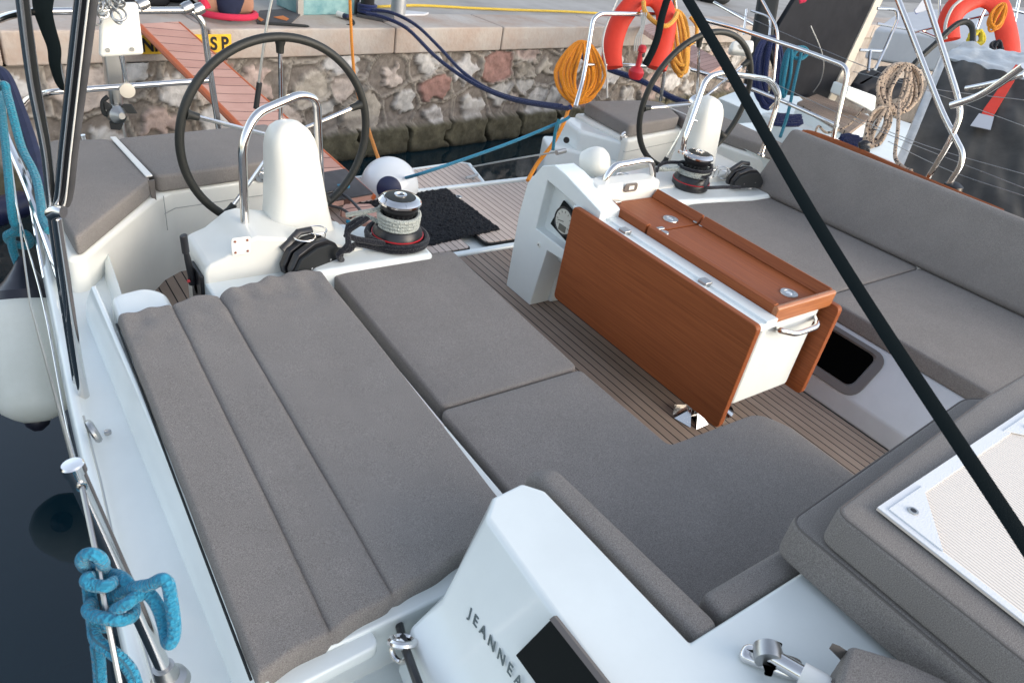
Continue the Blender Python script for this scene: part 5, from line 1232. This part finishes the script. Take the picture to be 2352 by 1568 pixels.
# black strap on the pushpit
vs, fs, us = tube(spline([PY(100, -20, 4.75), PY(98, 20, 4.75), PY(108, 60, 4.74), PY(124, 110, 4.72), PY(126, 150, 4.72), (PY(136, 190, 4.74)), PY(146, 208, 4.76)], 6), lambda t: .058 - .04 * t, 8, flat=.2, nrm=cr)
tag(obj('black_strap', vs, fs, webbing), 'loose black fabric strap hanging from the starboard pushpit rail', 'strap')
# tangle of shackles on the pad
random.seed(11)
for k_, (u, v_, lab) in enumerate(((232, 22, 'tangle of small steel shackles at the left top of the white pad'), (272, 18, 'tangle of grey cord and shackles at the right top of the white pad'))):
    g = []
    for j in range(7):
        q = PY(u + random.uniform(-12, 18), v_ + random.uniform(-22, 22), 4.60); g.append(torus(q, (random.uniform(-1, 1), -1, random.uniform(-1, 1)), random.uniform(.018, .04), .006, 20, 6))
    vs, fs, us = join(*g); tag(obj('shackles', vs, fs, steeld, uvs=us), lab, 'shackles')

# ================================================================== on the quay
def onq(u, v_, z=.595): return PZ(u, v_, z)
# yellow sign with black letters on the sea wall
sA, sB, sC, sD = [PW(u, v_, .085) for u, v_ in ((322, 84), (531, 77), (531, 119), (322, 127))]
off = -QB
zt_, zb_ = (sA.z + sB.z) / 2, (sC.z + sD.z) / 2
b0_, b1_ = V(sA.x, sA.y, 0), V(sB.x, sB.y, 0)
ps = [V(b0_.x, b0_.y, zb_), V(b1_.x, b1_.y, zb_), V(b1_.x, b1_.y, zt_), V(b0_.x, b0_.y, zt_)]
sg = obj('harbour_sign', *extr(ps, off.normalized() * -.012), yellow, bevel=.003); tag(sg, 'yellow sign with black capital letters on the sea wall behind the gangplank', 'sign')
wdir = (b1_ - b0_).normalized()
M = frame(ps[0] + wdir * .0 + V(0, 0, (zt_ - zb_) * .17) + off.normalized() * .003, wdir, V(0, 0, 1))
text('sign_letters', 'NICHOLAS P', (zt_ - zb_) * 1.0, M, black, sg, depth=.003, bold=True, fit=(b1_ - b0_).length * .965)
# bollard with base plate
def cyl(P, r, h, prof=None): return lathe(prof or [(r, 0), (r, h)], tuple(P), (0, 0, 1), 28)
bp0 = onq(850, 44)
bo = obj('bollard', *lathe([(.10, 0), (.10, .035), (.075, .05), (.07, .35), (.10, .40), (.11, .46), (.08, .50)], tuple(bp0 + V(0, .08, 0)), (0, 0, 1), 28), black); tag(bo, 'black iron bollard on a flat plate at the quay edge with navy ropes around it', 'bollard')
q4 = [onq(818, 40), onq(880, 52), onq(906, 46), onq(900, 36), onq(835, 30)]
vs, fs = extr(q4, (0, 0, .035)); obj('base_plate', vs, fs, asph, bo, bevel=.008)
g = [torus(bp0 + V(0, .08, .06 + .03 * k_), (0, .05, 1), .09, .018, 32, 8) for k_ in range(3)]
vs, fs, us = join(*g); obj('rope_turns', vs, fs, r_navy, bo)
pp = onq(914, 34)
po = obj('lamp_post', *lathe([(.085, 0), (.085, 2.6), (.05, 2.7)], tuple(pp), (0, 0, 1), 28), alu); tag(po, 'round pale grey post standing on a flat foot behind the black bollard', 'post')
vs, fs = extr([onq(890, 38), onq(975, 37), onq(985, 33), onq(905, 26)], (0, 0, .02)); obj('post_foot', vs, fs, gelg, po, bevel=.004)
# teal cabinet with dark frame
ca, cb_ = onq(690, 36), onq(818, 34)
dn = (cb_ - ca); back = V(-dn.y, dn.x, 0).normalized() * .45
cab = obj('teal_cabinet', *extr([ca, cb_, cb_ + back, ca + back], (0, 0, 1.0)), tealp, bevel=.01); tag(cab, 'weathered teal metal cabinet standing on the quay', 'cabinet')
for a in (ca, cb_): vs, fs = extr([a + V(-.03, -.01, 0), a + V(.03, -.01, 0), a + V(.03, .04, 0), a + V(-.03, .04, 0)], (0, 0, 1.02)); obj('cabinet_frame', vs, fs, steeld, cab)
# dark board with orange scrawl and cable with plug
vs, fs = extr([onq(590, 52), onq(668, 56), onq(690, 36), onq(650, 24), onq(596, 28)], (0, 0, .015)); bd = obj('dark_board', vs, fs, asph, bevel=.004); tag(bd, 'dark sheet with orange paint marks lying on the quay left of the teal cabinet', 'board')
for pts in ([(628, 40), (650, 37), (664, 44), (658, 48), (640, 44)], [(592, 38), (606, 46), (600, 50), (590, 44)]):
    vs, fs = extr([onq(u, v_, .612) for u, v_ in pts], (0, 0, .003)); obj('paint_mark', vs, fs, mat('orange_mark', (.5, .16, .04), .9) if 'orange_mark' not in MATS else MATS['orange_mark'], bd)
rope('power_cable', [onq(590, 53, .61), onq(640, 56, .61), onq(700, 60, .61), PW(728, 72) + WN * -.1, PW(765, 76) + WN * -.12, PW(800, 66) + WN * -.1, onq(812, 56, .61), onq(808, 46, .61), onq(795, 42, .62)], .013, rubber, 'black power cable lying on the quay edge below the teal cabinet', 'cable')
a_, b_2 = onq(776, 32, .63), onq(800, 40, .63)
pl = obj('plug', *tube([a_, a_.lerp(b_2, .6)], .03, 12)[:2], white); tag(pl, 'white and blue plug at the end of the power cable on the quay', 'plug')
vs, fs, us = tube([a_.lerp(b_2, .6), b_2], .028, 12); obj('plug_head', vs, fs, fendb, pl)
rope('yellow_hose', [onq(812, 12, .61), onq(860, 16, .61), onq(960, 13, .61), onq(1080, 19, .61), onq(1176, 23, .61), onq(1300, 27, .61), onq(1380, 31, .61), onq(1480, 33, .61)], .016, r_ylw, 'thin yellow hose running along the quay top', 'hose')
# iron ring with shackle
g = [torus(PW(1287, 82) + WN * -.10, (.4, -1, .2), .085, .016, 28, 8), tube([PW(1298, 98) + WN * -.12, PW(1315, 112) + WN * -.2], .022, 8)]
vs, fs, us = join(*g); tag(obj('mooring_ring', vs, fs, mat('rusty_iron', (.06, .035, .025), .8, var=.5, vscale=30)), 'rusty iron mooring ring on the wall edge left of the lifebuoy', 'mooring ring')
# tyre lying on the quay
tp = onq(1645, 8); vs, fs, us = torus(tp + V(0, .2, .12), (0, 0, 1), .28, .12, 40, 12); tag(obj('tyre', vs, fs, rubber), 'black tyre on the quay at the top, right of the lifebuoy', 'tyre')
for (u, v_, w_, lab) in ((395, 8, .35, 'dark canvas bag on the quay beside the seated person'), (330, 16, .25, 'dark crate on the quay behind the white pad')):
    c = onq(u, v_); vs, fs = slab([(c.x - w_, c.y), (c.x + w_, c.y - .02), (c.x + w_ * .9, c.y + .3), (c.x - w_ * .9, c.y + .32)], .595, .85, .06, .08, .0); tag(obj('dark_bag', vs, fs, canvas), lab, 'bag')

# seated person, seen from behind (only the lower back is in frame)
def person():
    hp = onq(527, 48); hp = V(hp.x, hp.y, .595)
    J = {'pelvis': V(0, .05, .16), 'waist': V(0, .02, .40), 'chest': V(0, .0, .68), 'neck': V(0, .0, .92), 'headb': V(0, .03, 1.0), 'head': V(0, .05, 1.14),
         'hl': V(-.15, .08, .15), 'kl': V(-.18, .62, .42), 'al': V(-.16, .80, .02), 'tl': V(-.18, 1.02, .03),
         'hr': V(.15, .08, .15), 'kr': V(.20, .62, .42), 'ar': V(.18, .80, .02), 'tr': V(.2, 1.02, .03),
         'sl': V(-.23, .0, .84), 'el': V(-.30, .16, .52), 'wl': V(-.18, .42, .42), 'sr': V(.23, .0, .84), 'er': V(.30, .16, .52), 'wr': V(.24, .42, .42)}
    Rr = {'pelvis': .19, 'waist': .17, 'chest': .19, 'neck': .07, 'headb': .08, 'head': .12, 'hl': .13, 'kl': .085, 'al': .05, 'tl': .04, 'hr': .13, 'kr': .085, 'ar': .05, 'tr': .04, 'sl': .09, 'el': .06, 'wl': .04, 'sr': .09, 'er': .06, 'wr': .04}
    E_ = [('pelvis', 'waist'), ('waist', 'chest'), ('chest', 'neck'), ('neck', 'headb'), ('headb', 'head'), ('pelvis', 'hl'), ('hl', 'kl'), ('kl', 'al'), ('al', 'tl'), ('pelvis', 'hr'), ('hr', 'kr'), ('kr', 'ar'), ('ar', 'tr'), ('chest', 'sl'), ('sl', 'el'), ('el', 'wl'), ('chest', 'sr'), ('sr', 'er'), ('er', 'wr')]
    def skin_mesh(name, keys, edges, grow, m, parent=None, root='pelvis'):
        me = bpy.data.meshes.new(name); ks = list(keys); ox = ORG[parent.name] if parent else hp
        me.from_pydata([tuple((J[k] + hp - ox) * S) for k in ks], [(ks.index(a), ks.index(b)) for a, b in edges], [])
        o = bpy.data.objects.new(name, me); COL.objects.link(o)
        md = o.modifiers.new('skin', 'SKIN'); md.use_smooth_shade = True
        for i, k in enumerate(ks):
            me.skin_vertices[0].data[i].radius = ((Rr[k] + grow) * S,) * 2
            me.skin_vertices[0].data[i].use_root = (k == (root if root in ks else ks[0]))
        o.modifiers.new('sub', 'SUBSURF').levels = 2; o.modifiers['sub'].render_levels = 2
        me.materials.append(m); ORG[o.name] = ox
        if parent: o.parent = parent
        else: o.location = hp * S
        return o
    b = skin_mesh('person', J.keys(), E_, 0, skin); tag(b, 'person in a navy top with red hem sitting on the quay, back to the boats', 'person')
    skin_mesh('jacket', ['pelvis', 'hl', 'hr', 'waist', 'chest', 'sl', 'el', 'sr', 'er', 'wl', 'wr'], [e_ for e_ in E_ if all(k in ('pelvis', 'hl', 'hr', 'waist', 'chest', 'sl', 'el', 'sr', 'er', 'wl', 'wr') for k in e_)], .07, navyf, b)
    skin_mesh('trousers', ['hr', 'kr', 'ar'], [('hr', 'kr'), ('kr', 'ar')], .03, white, b, 'hr'); skin_mesh('trousers', ['hl', 'kl', 'al'], [('hl', 'kl'), ('kl', 'al')], .03, white, b, 'hl')
    q = hp + J['pelvis']
    vs, fs, us = torus(q + V(0, .0, -.10), (0, .05, 1), .25, .03, 40, 10); obj('red_hem', vs, fs, redf, b)
    vs, fs, us = tube(spline([q + V(-.21, -.06, -.06), q + V(-.235, -.03, .1), q + V(-.23, 0, .3), q + V(-.24, 0, .5)], 6), .045, 10); obj('pink_side_panel', vs, fs, redf, b)
person()

# second gangplank far right on the quay, between the boats
a, b, c, d_ = PF(1590, 85, 9.6), PF(1560, 70, 9.9), PF(1690, 130, 8.2), PF(1660, 165, 7.8)
pts = [PF(1470, 62, 10.4), PF(1500, 52, 10.6), PF(1668, 145, 7.9), PF(1628, 168, 7.6)]
vs, fs = extr(pts, (0, 0, -.06)); g2 = obj('gangplank', vs, fs, tkg, bevel=.005); tag(g2, 'small reddish plank gangway of the neighbouring boat, right of the lifebuoy', 'gangway')

# ================================================================== neighbouring yacht (port side)
nb = thing('neighbour_yacht', (7.5, 4, -.5), 'neighbouring white yacht moored on the right, with teak steps and a raised grey passerelle', 'yacht')
def N(name, vf, m, par=None, **k): return obj(name, vf[0], vf[1], m, par or nb, **k)
N('hull', prism([(6.30, -2), (6.42, 2), (6.45, 4.4), (6.6, 5.0), (9.8, 5.05), (10.2, 3), (10.2, -2)], -1.1, .30), gel, bevel=.05, seg=3)
N('coaming', prism([(6.62, 2.0), (6.85, 2.0), (6.95, 4.6), (6.7, 4.6)], .29, .55), gel, bevel=.03, seg=3)
stp = [PZ(1826, 237, .45), PZ(1935, 230, .45), PZ(1990, 260, .45), PZ(1975, 300, .45), PZ(1935, 298, .45)]
st4 = [PZ(1832, 235, .52), PZ(1876, 216, .52), PZ(2000, 268, .52), PZ(1950, 305, .52)]
N('teak_step', extr(st4, (0, 0, -.04)), tk, smooth=False)
N('teak_step_base', extr([q + V(0, 0, -.045) for q in st4], (0, 0, -.3)), gel, bevel=.02)
pq = [PY(1811, 219, 5.3), PY(1914, 232, 5.2), PY(2040, -30, 5.2), PY(1885, -30, 5.3), PY(1770, 95, 5.3)]
pq = [PZ(1811, 219, .40), PZ(1914, 232, .40)]
yq = pq[1].y
pl_ = [PY(1800, 218, yq), PY(1914, 232, yq), PY(2036, -30, yq), PY(1845, -30, yq), PY(1765, 100, yq)]
N('passerelle', extr(pl_, (0, .06, 0)), canvas, bevel=.01)
ed = [PY(1903, 230, yq - .02), PY(1918, 233, yq - .02), PY(2043, -30, yq - .02), PY(2026, -30, yq - .02)]
N('passerelle_edge', extr(ed, (0, .06, 0)), cream, bevel=.008)
rope('passerelle_wire', [PY(1862, 60, yq - .15), PY(1890, 130, yq - .2), PY(1887, 180, yq - .2), PY(1868, 212, yq - .15)], .006, steeld, '', parent=nb)
for pts, zz in (([(1955, 190), (1975, 160), (2020, 150), (2070, 152), (2060, 180), (1990, 200)], .75), ([(1985, 205), (1995, 190), (2030, 180), (2090, 178), (2085, 200), (2030, 215)], .70)):
    P_ = [PZ(u, v_, zz) for u, v_ in pts]
    tag(obj('neighbour_cushion', *slab([(q.x, q.y) for q in P_], zz - .14, zz, .05, .08, 0), canvas, angle=80), 'grey cushion on the neighbouring cockpit seat, ' + ('rear one' if zz > .72 else 'front one'), 'cushion')
N('seat_front', extr([PY(1950, 198, 4.4), PY(2015, 222, 4.3), PY(2010, 260, 4.3), PY(1940, 225, 4.4)], (0, .2, 0)), gel, bevel=.02)
def npipe(P, r=.017, name='rail'): return N(name, tube(fillet(P, .08, 6), r, 10), steel)
npipe([PF(2015, 20, 8.6), PF(2060, 22, 8.6), PF(2062, 45, 8.6), PF(2030, 118, 8.4), PF(2010, 160, 8.2)])
npipe([PF(1975, 115, 8.4), PF(2030, 118, 8.4)]); npipe([PF(1999, 118, 8.3), PF(1994, 165, 8.2)])
npipe([PF(1640, 6, 8.4), PF(1700, 40, 8.2), PF(1765, 75, 8.0)]); npipe([PF(1715, 22, 7.9), PF(1708, 80, 7.9)], .013); npipe([PF(1724, 25, 7.9), PF(1770, 40, 7.9), PF(1762, 170, 7.8)], .013)
N('white_side_deck', extr([PZ(1650, 225, .32), PZ(1800, 290, .32), PZ(1900, 340, .32), PZ(1980, 360, .32), PZ(1830, 215, .32), PZ(1700, 205, .32)], (0, 0, -.2)), gel, bevel=.01)
q = PF(1700, 112, 7.6)
tag(obj('white_horn', *slab([(-.12, -.05), (.12, -.07), (.13, .07), (-.10, .06)], -.06, .06, .03, .04, 0, M=frame(q, cr, cu)), gelc), 'small white plastic light housing beyond the far wheel', 'light')
# person's dark jacket / black cover over the stern rail
tag(obj('black_cover', *slab([(-.12, -.55), (.10, -.60), (.16, .45), (-.06, .5)], -.06, .06, .04, .06, 0, M=frame(PF(1745, 88, 8.0), cr * .97 - cu * .1, cu)), rubber), 'black cover hanging on the neighbouring stern rail behind the far wheel', 'cover')
vs, fs = extr([PF(1832, -8, 7.4), PF(1855, -12, 7.4), PF(1850, 6, 7.4), PF(1836, 10, 7.4)], cf * .03); tag(obj('red_cloth', vs, fs, redf, bevel=.005), 'small red cloth at the top edge beside the raised grey passerelle', 'cloth')

# grey canvas cover under clear film on the neighbouring boat
def quad_grid(a, b, c, d, n, m, amp, seed, bul=0.0):
    vs = []; nn = (b - a).cross(d - a).normalized()
    if nn.dot(CAM - a) < 0: nn = -nn
    for i in range(n + 1):
        for j in range(m + 1):
            s_, t = i / n, j / m; p = a.lerp(b, s_).lerp(d.lerp(c, s_), t)
            w_ = noise.noise(V(s_ * 5 + seed, t * 5, .3)) * amp + noise.noise(V(s_ * 14 + seed, t * 3, 2.3)) * amp * .4 + bul * math.sin(math.pi * s_) * math.sin(math.pi * t)
            vs.append(p + nn * w_)
    k = len(vs); vs2 = vs + [v - nn * .05 for v in vs]
    f = [(i * (m + 1) + j, (i + 1) * (m + 1) + j, (i + 1) * (m + 1) + j + 1, i * (m + 1) + j + 1) for i in range(n) for j in range(m)]
    rim = [(0, j) for j in range(m)] + [(i, m) for i in range(n)] + [(n, j) for j in range(m, 0, -1)] + [(i, 0) for i in range(n, 0, -1)]
    R_ = [i * (m + 1) + j for i, j in rim]
    f2 = f + [tuple(x + k for x in q[::-1]) for q in f] + [(R_[i], R_[(i + 1) % len(R_)], R_[(i + 1) % len(R_)] + k, R_[i] + k) for i in range(len(R_))]
    return vs2, f2
a, b, c, d_ = PF(2168, 128, 6.9), PF(2440, 205, 6.3), PF(2440, 560, 5.2), PF(2062, 395, 5.9)
cv = obj('covered_hood', *quad_grid(a, b, c, d_, 50, 40, .05, 1, .03), film); tag(cv, 'dark grey canvas hood wrapped in clear plastic film at the right edge', 'sprayhood')
e1, e2, e3, e4 = PF(2168, 130, 6.88), PF(2215, 96, 7.2), PF(2300, 98, 7.4), PF(2440, 140, 6.9)
obj('film_top', *quad_grid(a, b, e4, e2, 40, 10, .03, 4), filmw, cv)
obj('film_edge', *quad_grid(PF(2160, 128, 6.85), PF(2178, 130, 6.85), PF(2070, 395, 5.84), PF(2052, 388, 5.86), 4, 20, .01, 9), filmw, cv)
nn = (b - a).cross(d_ - a).normalized(); nn = nn if nn.dot(CAM - a) > 0 else -nn
def PCV(u, v_, o_=.06): d = ray(u, v_); t = (a - CAM).dot(nn) / d.dot(nn); return CAM + d * t + nn * o_
vs, fs = extr([PCV(2327, 165), PCV(2342, 172), PCV(2276, 282), PCV(2265, 288), PCV(2248, 280), PCV(2252, 270)], nn * .01); obj('orange_strap', vs, fs, orange, cv)
vs, fs = extr([PCV(2242, 280, .075), PCV(2276, 288, .075), PCV(2268, 318, .075), PCV(2222, 308, .075)], nn * .005); tag(obj('paper_tag', vs, fs, mat('paper', (.42, .43, .46), .7)), 'small pale paper tag on the dark plastic-wrapped hood', 'tag')

# far boat beyond, top right
fb = thing('far_boat', PF(2200, 60, 12), 'white boat further along the quay at the top right corner', 'boat')
def FB(name, vf, m, **k): return obj(name, vf[0], vf[1], m, fb, **k)
FB('hull', extr([PF(2010, 66, 12.5), PF(2100, 75, 12), PF(2240, 105, 11.5), PF(2500, 190, 10.5), PF(2500, 60, 11.5), PF(2250, 10, 13), PF(2060, 30, 13)], (0, 0, -.5)), gelg, bevel=.05)
for r_, pts in ((.018, [(2015, 55), (2110, 72), (2160, 92)]), (.016, [(2090, 78), (2200, 50), (2300, 28)]), (.02, [(2232, 100), (2262, 22), (2290, 15), (2352, 30)]), (.02, [(2340, 0), (2322, 90), (2310, 140)]), (.016, [(2158, 0), (2156, 90)])):
    FB('rail', tube(spline([PF(u, v_, 9.5) for u, v_ in pts], 5), r_, 8), steel)
wv_ = PF(2180, 140, 7.6)
Pw = [PF(u, v_, 8.0) for u, v_ in ((2085, 165), (2115, 132), (2150, 100), (2185, 66), (2205, 53), (2222, 52), (2233, 65), (2234, 95), (2228, 130), (2200, 165), (2150, 200))]
o = obj('far_wheel', *tube(spline(Pw, 6), .032, 10)[:2], leather, nb)
lb2 = horseshoe([(2180, 92, 0), (2178, 60, 0), (2190, 28, 0), (2215, 5, 0), (2255, -8, 0), (2290, 10, 0), (2305, 50, 0), (2315, 95, 0), (2318, 130, 0)], 9.3, .14, 'orange lifebuoy on the boat at the top right corner', .5)
vs, fs, us = tube(spline([PF(2172, 90, 9.1), PF(2172, 55, 9.1), PF(2188, 18, 9.1), PF(2215, -5, 9.1)], 6), .02, 6); obj('edge_cord', vs, fs, r_wht, lb2)
co7 = coil('rope_coil', 2290, 42, 8.8, 44, 66, 9, .014, r_or, 'orange rope coil hanging near the top right corner', tilt=-25, wob=.25)
co8 = coil('rope_coil', 2242, 90, 8.7, 52, 36, 8, .018, rope_mat('bright_yellow_rope', (.65, .50, .03)), 'bright yellow rope coil under the far orange lifebuoy', tilt=-20, wob=.3)
co9 = coil('rope_coil', 2288, 112, 8.6, 40, 30, 6, .018, r_blk, 'black rope coil beside the yellow coil', tilt=-15, wob=.35)
fl = thing('flag', PF(2115, 15, 9), 'small blue and white striped flag at the top right', 'flag')
fa_, fb_, fc_, fd_ = PF(2100, 26, 9), PF(2125, -8, 9), PF(2135, 22, 9), PF(2104, 32, 9)
obj('flag_cloth', *extr([fa_, fb_, fc_, fd_], cf * .01), mat('flag_white', (.6, .6, .62), .8), fl)
for t in (.2, .5, .8):
    a1, a2 = fa_.lerp(fd_, t), fb_.lerp(fc_, t); w_ = (fc_ - fb_) * .09
    obj('flag_stripe', *extr([a1 - w_ - cf * .004, a2 - w_ - cf * .004, a2 + w_ - cf * .004, a1 + w_ - cf * .004], cf * .004), mat('flag_blue', (.01, .05, .3), .8) if 'flag_blue' not in MATS else MATS['flag_blue'], fl)
